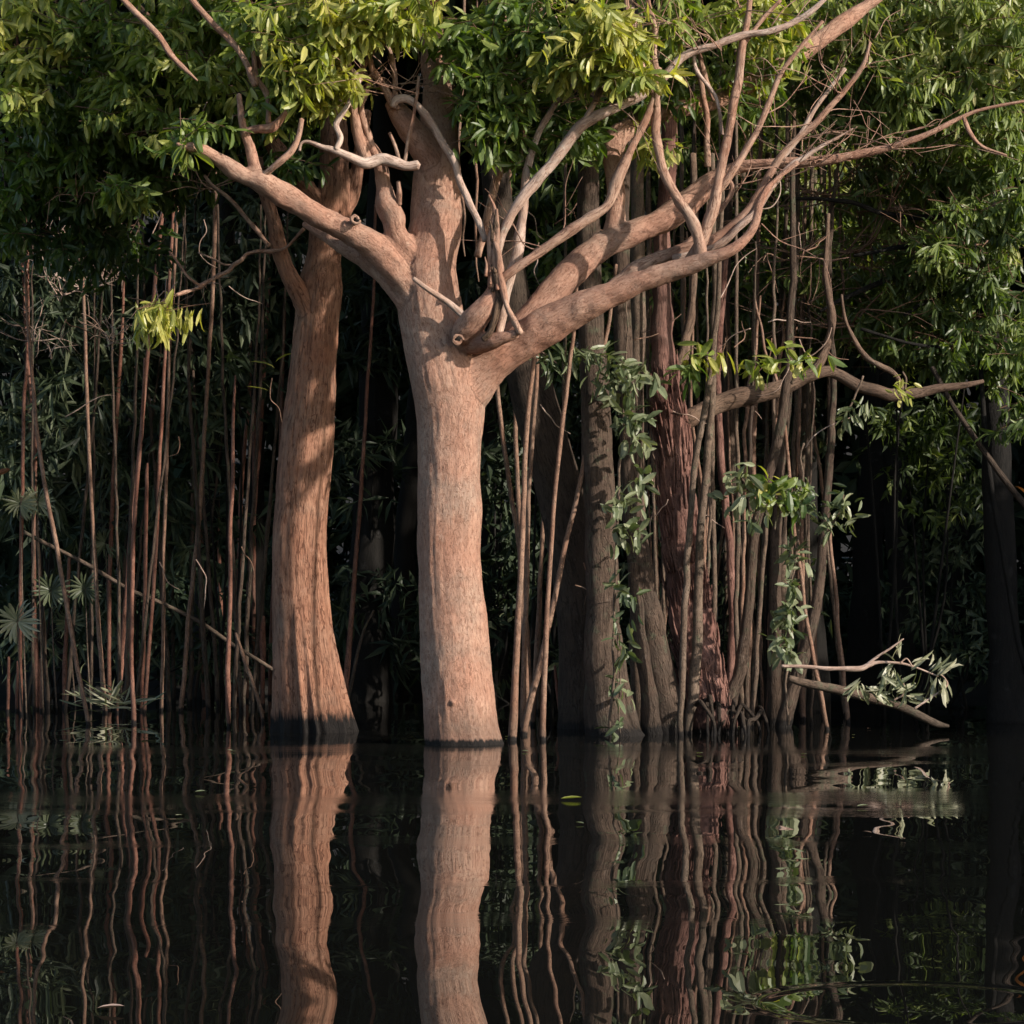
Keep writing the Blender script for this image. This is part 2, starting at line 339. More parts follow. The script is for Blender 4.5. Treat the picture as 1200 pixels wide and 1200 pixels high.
def water():
    m, nt, out = newmat('dark still water'); L = nt.links
    g = N(nt, 'ShaderNodeNewGeometry')
    def ns(scale, detail=2., rough=.5, dist=0.):
        mp = N(nt, 'ShaderNodeMapping'); mp.inputs['Scale'].default_value = scale; L.new(g.outputs['Position'], mp.inputs[0])
        n = N(nt, 'ShaderNodeTexNoise', Scale=1., Detail=detail, Roughness=rough, Distortion=dist); L.new(mp.outputs[0], n.inputs['Vector']); return n.outputs[0]
    big = ns((.85, .36, 1), .5); mid = ns((1.9, 1.0, 1), 1.); fine = ns((7, 22, 1), 2.)
    sy = N(nt, 'ShaderNodeSeparateXYZ'); L.new(g.outputs['Position'], sy.inputs[0])
    warp = ns((.30, .35, 1), 3.); yy = mathn(nt, 'ADD', sy.outputs[1], mathn(nt, 'MULTIPLY', mathn(nt, 'SUBTRACT', warp, .5), 2.2))
    br = None   # bands where a light breeze ruffles the surface
    for c_, w_, a_ in ((24.0, .8, .75), (22.2, .35, .5), (18.6, .7, .7), (17.4, .25, .5), (15.2, .25, .4), (13.2, .2, .4), (11.6, .2, .3), (31, 2, .3)):
        e = mathn(nt, 'DIVIDE', mathn(nt, 'SUBTRACT', yy, c_), w_); e = mathn(nt, 'MULTIPLY', mathn(nt, 'EXPONENT', mathn(nt, 'MULTIPLY', mathn(nt, 'MULTIPLY', e, e), -1.)), a_)
        br = e if br is None else mathn(nt, 'ADD', br, e)
    streak = ns((.22, 5, 1), 4., .7)
    bm = N(nt, 'ShaderNodeMapRange', clamp=True); bm.inputs[1].default_value = .10; bm.inputs[2].default_value = .60; L.new(mathn(nt, 'MULTIPLY', br, streak), bm.inputs[0])
    h = mathn(nt, 'ADD', mathn(nt, 'MULTIPLY', big, WAVE[0]), mathn(nt, 'MULTIPLY', mid, WAVE[1]))
    h = mathn(nt, 'ADD', h, mathn(nt, 'MULTIPLY', mathn(nt, 'MULTIPLY', fine, bm.outputs[0]), WAVE[2]))
    # a ring spreading on the surface, near the lower right of the view
    c = at(1075, 1177, 4550/487.); sep = N(nt, 'ShaderNodeSeparateXYZ'); L.new(g.outputs['Position'], sep.inputs[0])
    dx = mathn(nt, 'SUBTRACT', sep.outputs[0], float(c[0])); dy = mathn(nt, 'SUBTRACT', sep.outputs[1], float(c[1]))
    d = mathn(nt, 'SQRT', mathn(nt, 'ADD', mathn(nt, 'MULTIPLY', dx, dx), mathn(nt, 'MULTIPLY', dy, dy)))
    e = mathn(nt, 'DIVIDE', mathn(nt, 'SUBTRACT', d, .50), .035); e = mathn(nt, 'EXPONENT', mathn(nt, 'MULTIPLY', mathn(nt, 'MULTIPLY', e, e), -1.))
    h = mathn(nt, 'ADD', h, mathn(nt, 'MULTIPLY', e, .0014))
    b = N(nt, 'ShaderNodeBump', Strength=1., Distance=1.); L.new(h, b.inputs['Height'])
    p = N(nt, 'ShaderNodeBsdfPrincipled', IOR=1.36); p.inputs['Base Color'].default_value = (.006, .006, .005, 1)
    rr = N(nt, 'ShaderNodeMapRange', clamp=True); rr.inputs[3].default_value = .0; rr.inputs[4].default_value = .20; L.new(bm.outputs[0], rr.inputs[0])
    L.new(rr.outputs[0], p.inputs['Roughness']); L.new(b.outputs[0], p.inputs['Normal']); L.new(p.outputs[0], out.inputs[0])
    v = np.array([(-110, -60, 0), (110, -60, 0), (110, 60, 0), (-110, 60, 0)], float)
    o = link('water', raw_mesh('water', v, np.zeros((0, 3), int), np.array([[0, 1, 2, 3]]), np.zeros((4, 3)), np.zeros(4), False), m); tag(o, kind='structure')
WAVE = (.032, .0030, .0022)
water()

# ------------------------------------------------------------------ main tree
DM = 25.0
b0 = at(541, 872, DM); b0[2] = 0
main = thing('tree', b0, 'stout pale pink tree with spreading crooked limbs rising from the water in the middle', 'tree')
def knot(mb, px, py, d, r, ax=(0, -1, 0)):
    p = at(px, py, d); a = np.array(ax, float); tube(mb, np.array([p, p+a*r*.9, p+a*r*1.2]), np.array([r*1.1, r, r*.7]), sides=10, n_per=3)
paths_main = [
    [(547, 905, 54), (544, 880, 46), (540, 855, 43.5), (537, 815, 42.5), (533, 760, 40.5), (529, 700, 38.5), (527, 650, 37.5), (527, 600, 39), (526, 560, 37), (527, 520, 37.5), (528, 480, 41), (522, 440, 43), (512, 400, 39), (503, 355, 38), (500, 315, 36), (508, 280, 31), (512, 240, 29), (513, 200, 27), (514, 160, 23, .1), (513, 110, 18, .25), (508, 50, 16, .4), (500, -20, 14, .5), (505, -120, 11, .5), (490, -220, 7, .5)],
    [(512, 215, 20), (503, 185, 18, -.08), (487, 158, 15, -.15), (470, 135, 13, -.2), (458, 118, 9, -.25)],
    [(500, 340, 30), (488, 312, 21.60, -.06), (474, 288, 15.30, -.14), (463, 270, 13.50, -.18), (461, 255, 15.30, -.2), (453, 238, 14.40, -.22), (450, 220, 9.90, -.22), (447, 200, 9.00, -.24), (440, 180, 7.20, -.26), (425, 160, 6.30, -.26)],
    [(500, 360, 32), (472, 322, 20, -.1), (440, 290, 17, -.2), (410, 271, 15, -.28), (380, 257, 13.5, -.34), (352, 240, 13.5, -.4), (327, 226, 14, -.45), (306, 213, 13.5, -.5), (290, 208, 10, -.52), (272, 198, 10.5, -.55), (250, 183, 8, -.6), (232, 173, 7, -.65), (218, 172, 4.5, -.7), (206, 168, 2, -.72)],
    [(302, 212, 9.60, -.5), (297, 192, 7.20, -.5), (293, 172, 6.40, -.5), (285, 150, 4.80, -.5), (280, 110, 4.00, -.5)],
    [(480, 352, 18, -.05), (450, 324, 11, .05), (425, 304, 10, .15), (400, 288, 9, .22), (375, 272, 7, .3), (355, 262, 4, .35)],
    [(522, 470, 30), (548, 450, 33), (575, 427, 24.36, -.05), (618, 396, 21.84, -.12), (660, 371, 20.16, -.2), (700, 352, 16.80, -.28), (740, 334, 13.86, -.34), (780, 320, 12.18, -.4), (815, 309, 10.92, -.45), (838, 301, 7.98, -.5), (856, 294, 6.72, -.52), (873, 281, 5.88, -.52), (885, 262, 5.46, -.5), (891, 238, 5.04, -.48), (905, 215, 4.20, -.45), (935, 190, 3.78, -.4)],
    [(575, 425, 17.60), (612, 385, 17.60, .05), (645, 345, 17.60, .12), (672, 318, 17.60, .18), (702, 290, 16.80, .25), (740, 274, 15.20, .3), (772, 260, 15.20, .35), (805, 240, 15.20, .4), (830, 216, 13.60, .42), (858, 199, 8.80, .42), (885, 193, 7.20, .4), (920, 191, 6.80, .38), (960, 189, 6.80, .35), (1000, 182, 5.60, .3), (1045, 172, 4.80, .25), (1090, 156, 4.00, .2), (1128, 136, 2.80, .2)],
    [(718, 285, 14.96, .3), (722, 255, 11.44, .34), (722, 225, 11.00, .38), (720, 200, 11.44, .42), (718, 178, 13.20, .46), (726, 158, 14.08, .5), (748, 143, 11.44, .55), (775, 133, 10.56, .6), (805, 124, 11.44, .7), (832, 120, 10.56, .8), (865, 105, 11.44, .9), (900, 87, 11.44, 1.), (940, 62, 11.44, 1.1), (980, 32, 10.56, 1.2), (1018, 5, 7.92, 1.3), (1060, -30, 6.16, 1.4)],
    [(548, 400, 12, -.15), (545, 388, 15, -.32), (562, 368, 15, -.42), (577, 345, 11, -.42), (584, 318, 7, -.42), (582, 290, 5, -.42)],
    [(540, 398, 14, -.1), (560, 402, 12, -.3), (585, 397, 9, -.45), (606, 391, 6, -.5)],
]
def mridge(co, th, r):
    z = co[:, 2]; return np.clip(.6-z, 0, .6)*.05*noise(np.column_stack([np.cos(th)*3, np.sin(th)*3, z*.4]))+.006*np.clip(r/.25, 0, 1)*noise(np.column_stack([np.cos(th)*2.6, np.sin(th)*2.6, z*.7]))
def mextra(mb):
    for q in ((531, 823, DM-.29, .028),): knot(mb, *q)
fused('trunk', paths_main, DM, M['main'], main, ridge=mridge, extra=mextra)
tag(bpy.context.scene.objects['trunk']) if False else None
def branch(parent, mat, D, path, name='branch', sides=9, jit=.008, thin=.88, **k):
    path = [(q[0], q[1], q[2]*thin)+tuple(q[3:]) for q in path]
    mb = MB(); pt(mb, path, D, sides=sides, n_per=9, rough=.22, jit=jit*1.6, **k); return mb.build(name, mat, parent)
fr = -.45
B_main = [
    ('dead', [(582, 318, 6, fr), (583, 290, 5.5, fr), (600, 252, 6.5, fr), (625, 218, 7.5, fr), (658, 178, 7, fr), (682, 147, 8, fr), (720, 128, 6.2, fr), (765, 103, 6, fr), (803, 66, 5.5, fr), (840, 52, 5, fr), (872, 42, 5, fr), (905, 36, 4.5, fr), (940, 20, 4, fr), (975, -10, 3, fr)]),
    ('dead', [(683, 147, 4.5, fr), (697, 118, 4, fr), (715, 90, 4, fr), (728, 62, 3.8, fr), (742, 38, 3.5, fr), (742, 10, 3, fr)]),
    ('dead', [(583, 402, 5, -.3), (590, 370, 6, -.25), (598, 325, 7, -.2), (604, 300, 7.5, -.2), (612, 260, 6.5, -.2), (617, 205, 5.5, -.2), (628, 165, 4.5, -.2), (648, 125, 3.5, -.2), (672, 95, 2.5, -.2)]),
    ('limb', [(586, 332, 6, fr), (600, 318, 6.5, fr), (640, 290, 6.5, fr), (680, 262, 7, fr), (712, 240, 6, fr), (724, 208, 8, fr), (738, 178, 6, fr), (756, 138, 5, fr), (768, 108, 4.5, fr), (772, 80, 4, fr)]),
    ('limb', [(822, 307, 8, fr), (820, 290, 7.5, fr), (812, 262, 7.5, fr), (795, 234, 7, fr), (780, 205, 6.5, fr), (770, 160, 6, fr), (768, 118, 5.5, fr), (755, 85, 5, fr), (745, 55, 5, fr), (738, 25, 4, fr), (730, -30, 3, fr)]),
    ('limb', [(769, 125, 4, fr-.03), (770, 95, 4.5, fr-.03), (766, 65, 4.2, fr-.03), (768, 35, 4, fr-.03), (760, 0, 3, fr-.03)]),
    ('limb', [(806, 308, 6, -.4), (825, 275, 8, -.4), (838, 240, 8, -.4), (843, 205, 6, -.4), (855, 150, 6, -.4), (863, 100, 6, -.4), (870, 50, 5, -.4), (878, 10, 4, -.4), (880, -40, 3, -.4)]),
    ('limb', [(842, 225, 5, -.4), (855, 205, 5, -.4), (880, 165, 4.5, -.4), (900, 128, 4, -.4), (912, 92, 3.5, -.4), (935, 60, 3, -.4), (965, 25, 2.4, -.4)]),
    ('limb', [(720, 335, 9, -.1), (745, 315, 9, -.12), (785, 298, 8.5, -.15), (840, 281, 9, -.18), (868, 258, 8, -.2), (888, 232, 7, -.2), (905, 200, 5.5, -.2), (928, 168, 5, -.2), (958, 142, 4.5, -.2), (985, 112, 4, -.2), (1010, 78, 3, -.2), (1020, 50, 2, -.2)]),
    ('dead', [(790, 303, 5, -.2), (835, 290, 5, -.22), (866, 268, 5, -.25), (895, 235, 4.5, -.25), (918, 200, 4, -.25), (945, 184, 3, -.22), (975, 165, 2, -.2), (1000, 150, 1, -.2)]),
    ('limb', [(770, 312, 5, -.1), (820, 272, 4, 0), (850, 240, 4, 0), (858, 222, 3.5, 0), (852, 208, 3, 0)]),
    ('dead', [(915, 186, 4, -.2), (940, 155, 3.5, -.2), (960, 120, 3, -.2), (990, 80, 2.5, -.2)]),
    ('limb', [(866, 60, 3, -.4), (890, 28, 3, -.4), (915, 0, 2.5, -.4)]),
    ('limb', [(836, 118, 3, .2), (826, 90, 4, .2), (822, 70, 3.5, .2), (818, 45, 3, .2)]),
    ('limb', [(831, 195, 4.5, .3), (828, 150, 4, .3), (825, 110, 4, .3), (818, 80, 3.5, .3)]),
    ('dead', [(848, 158, 2.4, -.3), (840, 118, 2.4, -.3), (818, 85, 2.6, -.3), (812, 66, 2.2, -.3)]),
    ('dead', [(352, 177, 2, -.5), (354, 168, 2.2, -.5), (362, 166, 2.5, -.5), (378, 172, 3.5, -.5), (394, 176, 4.5, -.5), (410, 184, 6, -.48), (428, 192, 7.5, -.45), (446, 186, 8, -.42), (460, 189, 7, -.42), (476, 194, 6.4, -.42), (490, 193, 7, -.42)]),
    ('dead', [(394, 176, 4, -.5), (399, 162, 4, -.5), (394, 146, 4, -.5), (404, 130, 3.5, -.5), (414, 112, 4, -.5), (420, 92, 3.5, -.5), (408, 75, 3, -.5), (402, 40, 2.5, -.5)]),
    ('limb', [(430, 188, 8, -.3), (422, 168, 8, -.3), (417, 145, 6.5, -.3), (414, 115, 5.5, -.3), (424, 85, 4, -.3), (440, 55, 3, -.3)]),
    ('limb', [(441, 180, 5, -.28), (432, 160, 4.5, -.28), (424, 130, 4, -.28), (430, 108, 3.5, -.28), (436, 85, 3, -.28)]),
    ('limb', [(462, 125, 6, -.3), (452, 105, 5, -.3), (440, 88, 4.5, -.3), (434, 78, 4, -.3), (430, 50, 3.5, -.3), (440, 15, 3, -.3)]),
    ('limb', [(464, 128, 4, -.3), (461, 105, 4, -.3), (462, 85, 3.5, -.3), (458, 60, 3, -.3), (446, 48, 2.5, -.3)]),
    ('dead', [(460, 125, 4, -.36), (466, 116, 5.5, -.36), (478, 116, 5.5, -.37), (492, 128, 5.2, -.38), (508, 148, 5.2, -.4), (522, 172, 5, -.4), (533, 195, 5, -.4), (538, 212, 4.8, -.4), (550, 235, 4.8, -.4), (560, 258, 4.4, -.42), (568, 282, 4, -.42)]),
    ('limb', [(474, 190, 2.5, -.35), (480, 155, 2.5, -.4), (486, 120, 2.4, -.4), (490, 90, 2.2, -.4)]),
    ('limb', [(468, 190, 2.4, -.38), (463, 170, 2.2, -.38), (457, 155, 2.2, -.38)]),
    ('limb', [(469, 240, 4, -.25), (468, 225, 3.5, -.3), (466, 213, 3, -.3)]),
    ('dead', [(546, 372, 5.5, -.4), (528, 358, 4.5, -.42), (508, 343, 4, -.44), (484, 326, 2.5, -.46)]),
    ('limb', [(577, 338, 5, -.46), (576, 310, 5, -.48), (575, 285, 5, -.48), (578, 262, 4, -.48), (580, 245, 2.6, -.48), (573, 228, 1.6, -.48)]),
    ('limb', [(582, 330, 4, -.5), (579, 300, 4.5, -.5), (583, 275, 3.5, -.5), (582, 245, 2, -.5)]),
    ('limb', [(586, 305, 5, -.5), (580, 285, 4, -.5), (584, 300, 4.5, -.52), (586, 315, 3.5, -.52), (588, 330, 5, -.52), (592, 355, 4, -.54), (598, 372, 4.5, -.54), (610, 391, 4.5, -.54)]),
    ('stub', [(582, 322, 7, -.48), (587, 345, 6, -.5), (584, 362, 5, -.5), (575, 388, 4.5, -.48), (566, 398, 4, -.46)]),
    ('limb', [(310, 206, 4, -.55), (325, 192, 4.5, -.6), (340, 178, 4.5, -.6), (348, 160, 3.6, -.6), (352, 140, 3, -.6)]),
    ('limb', [(285, 155, 5, -.5), (300, 152, 6, -.5), (318, 150, 7, -.5), (330, 138, 4, -.5), (345, 110, 3, -.5)]),
    ('limb', [(300, 100, 5, -.6), (283, 66, 4.5, -.6), (262, 40, 4, -.6), (235, 12, 4, -.6), (215, -15, 4, -.6)]),
    ('limb', [(316, 145, 3.5, -.5), (312, 110, 4, -.5), (302, 90, 4, -.55), (295, 60, 3, -.6)]),
    ('limb', [(232, 95, 1.4, -.7), (205, 70, 4, -.7), (188, 45, 4, -.7), (165, 20, 4, -.7), (142, -5, 3.5, -.7)]),
    ('dead', [(610, -10, 3, -.4), (632, 8, 3, -.4), (650, 20, 2.5, -.4), (656, 30, 2, -.4)]),
    ('limb', [(560, 300, 5, .4), (572, 250, 6, .5), (585, 200, 6, .6), (602, 170, 6, .7), (640, 100, 5, .8)]),
    ('limb', [(614, 180, 4, -.2), (612, 140, 4, -.2), (600, 110, 3.5, -.2), (590, 85, 2.5, -.2)]),
    ('limb', [(1128, 137, 3, .2), (1135, 155, 3, .2), (1150, 172, 2.2, .2), (1180, 183, 1.6, .2)]),
    ('limb', [(1100, 152, 2.6, .2), (1120, 140, 2.6, .2), (1150, 128, 2.4, .2), (1215, 116, 2, .2)]),
]
for mk, p in B_main: branch(main, M[mk], DM, p)
M['hole'] = bark_mat('painted knot shade', (.004, .003, .002), (.008, .006, .004), (.012, .009, .006))  # near-black plug colour paints the shade inside each knot
for px, py, dd, r in ((418, 257, -.45, .03), (536, 397, -.49, .036)):
    c = at(px, py, DM+dd); th = np.linspace(0, 2*np.pi, 13); mb = MB()
    tube(mb, c+np.column_stack([np.cos(th)*r, .25*np.sin(th+1)*r, np.sin(th)*r]), np.array([r*(.22+.3*rng.random()) for _ in range(13)]), sides=8, n_per=2, rough=.7, jit=.02); kn = mb.build('knot', M['limb'], main)
    mb = MB(); tube(mb, np.array([c+[0, .01, 0], c+[0, .10, 0]]), np.array([r*.95, r]), sides=12, n_per=2); mb.build('hollow', M['hole'], {'e': kn, '_o': main['_o']})
for i in range(16):
    u = rng.random(); x = 576+rng.normal(0, 4)+u*6; y = 345-u*70; l = rng.uniform(14, 34)
    branch(main, M['stub'] if i % 3 else M['limb'], DM, [(x, y, 2.6, -.46-rng.random()*.08), (x+rng.normal(0, 2), y-l*.5, 2.2, -.5), (x+rng.normal(0, 4), y-l, .6, -.5)], name='splinter', sides=5, jit=.008)
# thin twigs growing from the branches
def twigs(parent, D, anchors, mat, n=60, L=(.25, .7), up=.6, r0=.006):
    for i in range(n):
        mb = MB(); p = anchors[rng.integers(0, len(anchors))]; P = at(p[0], p[1], D+p[2])+rng.normal(0, .03, 3)
        d = rng.normal(0, 1, 3); d[2] = abs(d[2])*up+.1; d[1] *= .6; d /= np.linalg.norm(d); l = rng.uniform(*L)
        pts = [P]; 
        for k in range(4):
            d = d+rng.normal(0, .28, 3); d /= np.linalg.norm(d); pts.append(pts[-1]+d*l/4)
        tube(mb, np.array(pts), np.linspace(r0, .0018, 5), sides=5, n_per=3, rough=.05)
        for q in (pts[1], pts[2], pts[3], pts[2]):
            if rng.random() < .35: continue
            d2 = d+rng.normal(0, .7, 3); d2 /= np.linalg.norm(d2)
            tube(mb, np.array([q, q+d2*l*.2, q+d2*l*.4+rng.normal(0, .03, 3)]), np.array([r0*.55, r0*.4, .0015]), sides=4, n_per=3, rough=0)
        mb.build('twig', mat, parent)
anc = [(450, 100, -.3), (425, 100, -.3), (600, 110, -.2), (650, 120, -.2), (672, 95, -.2), (870, 60, -.4), (900, 128, -.4), (912, 92, -.4), (960, 140, -.2), (985, 112, -.2), (1000, 182, .3), (950, 188, .3), (1045, 172, .25), (860, 150, -.4), (820, 60, -.4), (740, 38, fr), (768, 60, fr), (905, 36, fr), (860, 222, .2), (885, 262, -.5), (640, 290, fr), (840, 50, fr), (940, 165, -.2), (1020, 50, -.2), (920, 200, -.3)]
twigs(main, DM, anc+[(430, 60, -.3), (470, 110, -.3), (410, 110, -.4), (700, 118, fr), (768, 40, fr), (870, 20, -.4)], M['limb'], 98, L=(.35, 1.1))
cm = MB(); tw = MB()
def fol(mb, lst, twmb=None, **k):
    for (px, py, rx, ry, d, rd, n, tint) in lst:
        sprigs(mb, blob(px, py, rx, ry, d, rd, n), tint=tint, twig=twmb, **k)
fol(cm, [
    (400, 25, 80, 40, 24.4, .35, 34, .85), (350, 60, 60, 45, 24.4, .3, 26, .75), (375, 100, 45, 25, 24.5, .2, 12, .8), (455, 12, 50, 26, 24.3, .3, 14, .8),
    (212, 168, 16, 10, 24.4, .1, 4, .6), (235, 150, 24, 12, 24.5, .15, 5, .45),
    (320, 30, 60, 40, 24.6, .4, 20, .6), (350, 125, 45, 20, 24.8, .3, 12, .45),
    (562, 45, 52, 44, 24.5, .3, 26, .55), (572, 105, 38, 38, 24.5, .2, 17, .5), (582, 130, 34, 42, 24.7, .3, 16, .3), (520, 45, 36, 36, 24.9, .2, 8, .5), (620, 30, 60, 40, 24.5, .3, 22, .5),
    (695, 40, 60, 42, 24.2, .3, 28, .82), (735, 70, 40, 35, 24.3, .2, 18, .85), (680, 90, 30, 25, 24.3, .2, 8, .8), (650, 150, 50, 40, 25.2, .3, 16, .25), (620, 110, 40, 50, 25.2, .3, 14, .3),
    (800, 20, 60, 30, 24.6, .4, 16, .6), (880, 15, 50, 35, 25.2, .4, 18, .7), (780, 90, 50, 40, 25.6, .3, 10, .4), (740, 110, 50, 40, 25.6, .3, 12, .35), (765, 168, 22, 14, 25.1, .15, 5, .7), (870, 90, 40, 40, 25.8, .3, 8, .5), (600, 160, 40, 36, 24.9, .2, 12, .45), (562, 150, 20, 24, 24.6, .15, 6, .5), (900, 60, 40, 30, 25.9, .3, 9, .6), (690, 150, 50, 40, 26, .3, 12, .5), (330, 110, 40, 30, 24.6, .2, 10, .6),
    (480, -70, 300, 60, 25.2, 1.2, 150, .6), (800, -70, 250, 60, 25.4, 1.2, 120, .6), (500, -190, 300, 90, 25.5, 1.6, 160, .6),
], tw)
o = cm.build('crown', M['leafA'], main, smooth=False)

# ------------------------------------------------------------------ left tree
DL = 27.2
b0 = at(367, 857, DL); b0[2] = 0
left = thing('tree', b0, 'slimmer reddish tree with a fluted dark wet foot standing left of the stout pale tree', 'tree')
paths_left = [
    [(370, 905, 58), (368, 880, 51), (366, 858, 47), (363, 830, 43), (360, 800, 40), (356, 760, 37), (352, 700, 34), (351, 640, 33), (354, 590, 32), (358, 540, 31), (362, 490, 29.5), (367, 430, 27.5), (371, 380, 26.5), (375, 340, 25), (380, 300, 21), (388, 250, 21), (392, 210, 19), (392, 160, 16), (388, 100, 14, .1), (380, 30, 12, .2), (370, -60, 9, .3), (372, -150, 6, .3)],
    [(372, 385, 18), (358, 358, 12.60, -.1), (346, 335, 10.35, -.15), (334, 310, 9.45, -.2), (326, 285, 9.00, -.22), (321, 260, 7.65, -.25), (314, 237, 7.20, -.28), (306, 215, 6.30, -.3), (303, 185, 5.40, -.3)],
    [(384, 290, 14), (374, 260, 11, -.05), (368, 235, 11, -.08), (352, 212, 12, -.12), (335, 190, 12, -.15), (318, 165, 10, -.2), (306, 135, 9, -.2), (310, 95, 7, -.2), (300, 40, 6, -.2), (280, -40, 5, -.2)],
    [(388, 270, 12), (402, 250, 9, .05), (415, 225, 9, .1), (420, 190, 8, .1), (430, 130, 6, .1)],
]
def lridge(co, th, r):
    z = co[:, 2]; k = np.clip(1.5-z, 0, 1.5)/1.5
    a = noise(np.column_stack([np.cos(th)*3.2+5, np.sin(th)*3.2, z*.25])); a2 = 1-2*np.abs(a)
    return k**1.6*.045*a2+.010*np.clip(r/.2, 0, 1)*noise(np.column_stack([np.cos(th)*3, np.sin(th)*3, z*.5+7]))
fused('trunk', paths_left, DL, M['left'], left, ridge=lridge)
for mk, p in [
    ('limb', [(358, 268, 2.6, -.5), (345, 281, 2, -.45), (334, 291, 2, -.4), (318, 294, 3, -.35), (303, 295, 2.6, -.35), (288, 300, 2.6, -.4), (270, 315, 3, -.8), (250, 327, 2.8, -1.1), (232, 337, 2.5, -1.4), (215, 343, 2.5, -1.6), (195, 350, 2.2, -1.8), (185, 358, 2, -1.9)]),
    ('limb', [(236, 336, 2, -1.35), (222, 325, 1.8, -1.4), (208, 307, 1.6, -1.4), (198, 295, 1.2, -1.4)]),
    ('limb', [(274, 310, 1.6, -.45), (262, 309, 1.5, -.45), (248, 303, 1.4, -.45), (232, 296, 1, -.45)]),
    ('limb', [(318, 288, 3, -.3), (298, 268, 3, -.3), (275, 240, 2.8, -.3), (255, 222, 2.6, -.3), (240, 205, 2, -.3)]),
    ('limb', [(240, 60, 3, -.6), (190, 60, 2.4, -.6), (150, 62, 2, -.6)]), ('limb', [(110, -10, 4, -.6), (95, 8, 4, -.6), (70, 32, 3.2, -.6), (45, 40, 2.6, -.6), (12, 42, 2, -.6)]),
    ('limb', [(140, -10, 4, -.4), (175, 22, 4, -.4), (200, 55, 4, -.4), (220, 85, 4, -.4)]),
    ('limb', [(95, 10, 3, -.5), (60, 45, 2.5, -.5), (40, 70, 2, -.5), (20, 90, 1.6, -.5)]), ('limb', [(290, 5, 4, -.5), (255, 3, 3.5, -.5), (225, -6, 3, -.5)]),
]: branch(left, M[mk], DL, p, sides=7, jit=.012)
twigs(left, DL, [(300, 40, -.2), (310, 95, -.2), (200, 50, -.5), (70, 32, -.6), (188, 45, -.5), (250, 222, -.3), (232, 337, -.5), (120, 100, -.3), (60, 150, 0), (160, 160, -.2), (90, 230, 0)], M['limb'], 50, up=.3)
cl = MB(); tw = MB()
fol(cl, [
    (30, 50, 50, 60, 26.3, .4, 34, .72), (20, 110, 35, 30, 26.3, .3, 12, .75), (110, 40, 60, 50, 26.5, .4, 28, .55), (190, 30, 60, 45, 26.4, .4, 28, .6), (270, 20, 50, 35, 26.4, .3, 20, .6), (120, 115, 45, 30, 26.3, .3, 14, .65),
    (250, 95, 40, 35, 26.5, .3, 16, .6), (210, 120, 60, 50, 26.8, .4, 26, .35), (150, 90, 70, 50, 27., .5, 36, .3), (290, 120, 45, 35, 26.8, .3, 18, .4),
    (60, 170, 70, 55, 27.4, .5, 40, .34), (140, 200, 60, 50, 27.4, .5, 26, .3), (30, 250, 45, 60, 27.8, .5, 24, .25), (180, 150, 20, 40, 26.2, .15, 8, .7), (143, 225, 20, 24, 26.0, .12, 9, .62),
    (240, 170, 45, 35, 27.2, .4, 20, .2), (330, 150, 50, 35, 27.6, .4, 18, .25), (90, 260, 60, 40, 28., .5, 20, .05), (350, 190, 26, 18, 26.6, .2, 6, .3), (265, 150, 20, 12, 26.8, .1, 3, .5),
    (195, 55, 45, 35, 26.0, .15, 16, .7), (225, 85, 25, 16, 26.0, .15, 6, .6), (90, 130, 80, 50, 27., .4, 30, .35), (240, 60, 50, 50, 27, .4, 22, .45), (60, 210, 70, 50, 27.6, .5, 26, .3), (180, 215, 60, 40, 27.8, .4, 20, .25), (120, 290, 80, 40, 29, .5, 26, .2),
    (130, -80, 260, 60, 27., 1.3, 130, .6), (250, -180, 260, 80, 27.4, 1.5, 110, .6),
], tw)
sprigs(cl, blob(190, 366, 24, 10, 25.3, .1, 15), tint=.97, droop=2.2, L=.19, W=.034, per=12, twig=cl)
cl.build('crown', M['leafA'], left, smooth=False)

# ------------------------------------------------------------------ right hand tree (trunk at the right edge, crown over the upper right)
def simple_tree(name, label, cat, path, D, mat, group=None, extra=(), sides=18, rough=.1, crown=None, fl=None):
    P, R = ppath(path, D); b = P[0].copy(); b[2] = max(0, b[2]) if b[2] > .2 else 0
    t = thing(name, b, label, cat, group); mb = MB(); tube(mb, P, R, sides=sides, n_per=8, rough=rough, jit=.01)
    t['trunk'] = mb.build('trunk', mat, t)
    for p in extra: branch(t, mat, D, p, sides=10)
    return t
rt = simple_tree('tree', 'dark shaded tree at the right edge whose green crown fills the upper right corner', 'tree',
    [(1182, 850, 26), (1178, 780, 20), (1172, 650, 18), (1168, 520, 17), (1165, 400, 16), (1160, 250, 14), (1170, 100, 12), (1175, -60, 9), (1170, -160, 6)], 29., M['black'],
    extra=[[(1165, 300, 8), (1120, 250, 7, -.4), (1080, 180, 5, -.8), (1040, 100, 4, -1)], [(1165, 330, 7), (1110, 310, 5, -.4), (1060, 320, 4, -.7), (1000, 345, 3, -.9), (960, 365, 2, -1)],
           [(1168, 360, 6), (1120, 345, 4, -.4), (1090, 350, 3, -.6), (1060, 370, 2, -.8)], [(1160, 200, 8), (1190, 140, 7, -.5), (1230, 90, 5, -.8)],
           [(1162, 240, 6), (1100, 255, 4, -.6), (1040, 250, 3.4, -.9), (990, 236, 3, -1), (930, 232, 2, -1)], [(1162, 280, 6), (1100, 285, 4, -.6), (1050, 290, 3, -.9), (1000, 300, 2, -1)],
           [(1200, 120, 4, -1.5), (1150, 127, 3.5, -1.5), (1100, 130, 3, -1.5), (1050, 140, 2, -1.5)], [(1165, 400, 5, -.3), (1140, 400, 3, -.6), (1080, 405, 2, -.8), (1010, 385, 2, -.9)]])
cr = MB(); tw = MB()
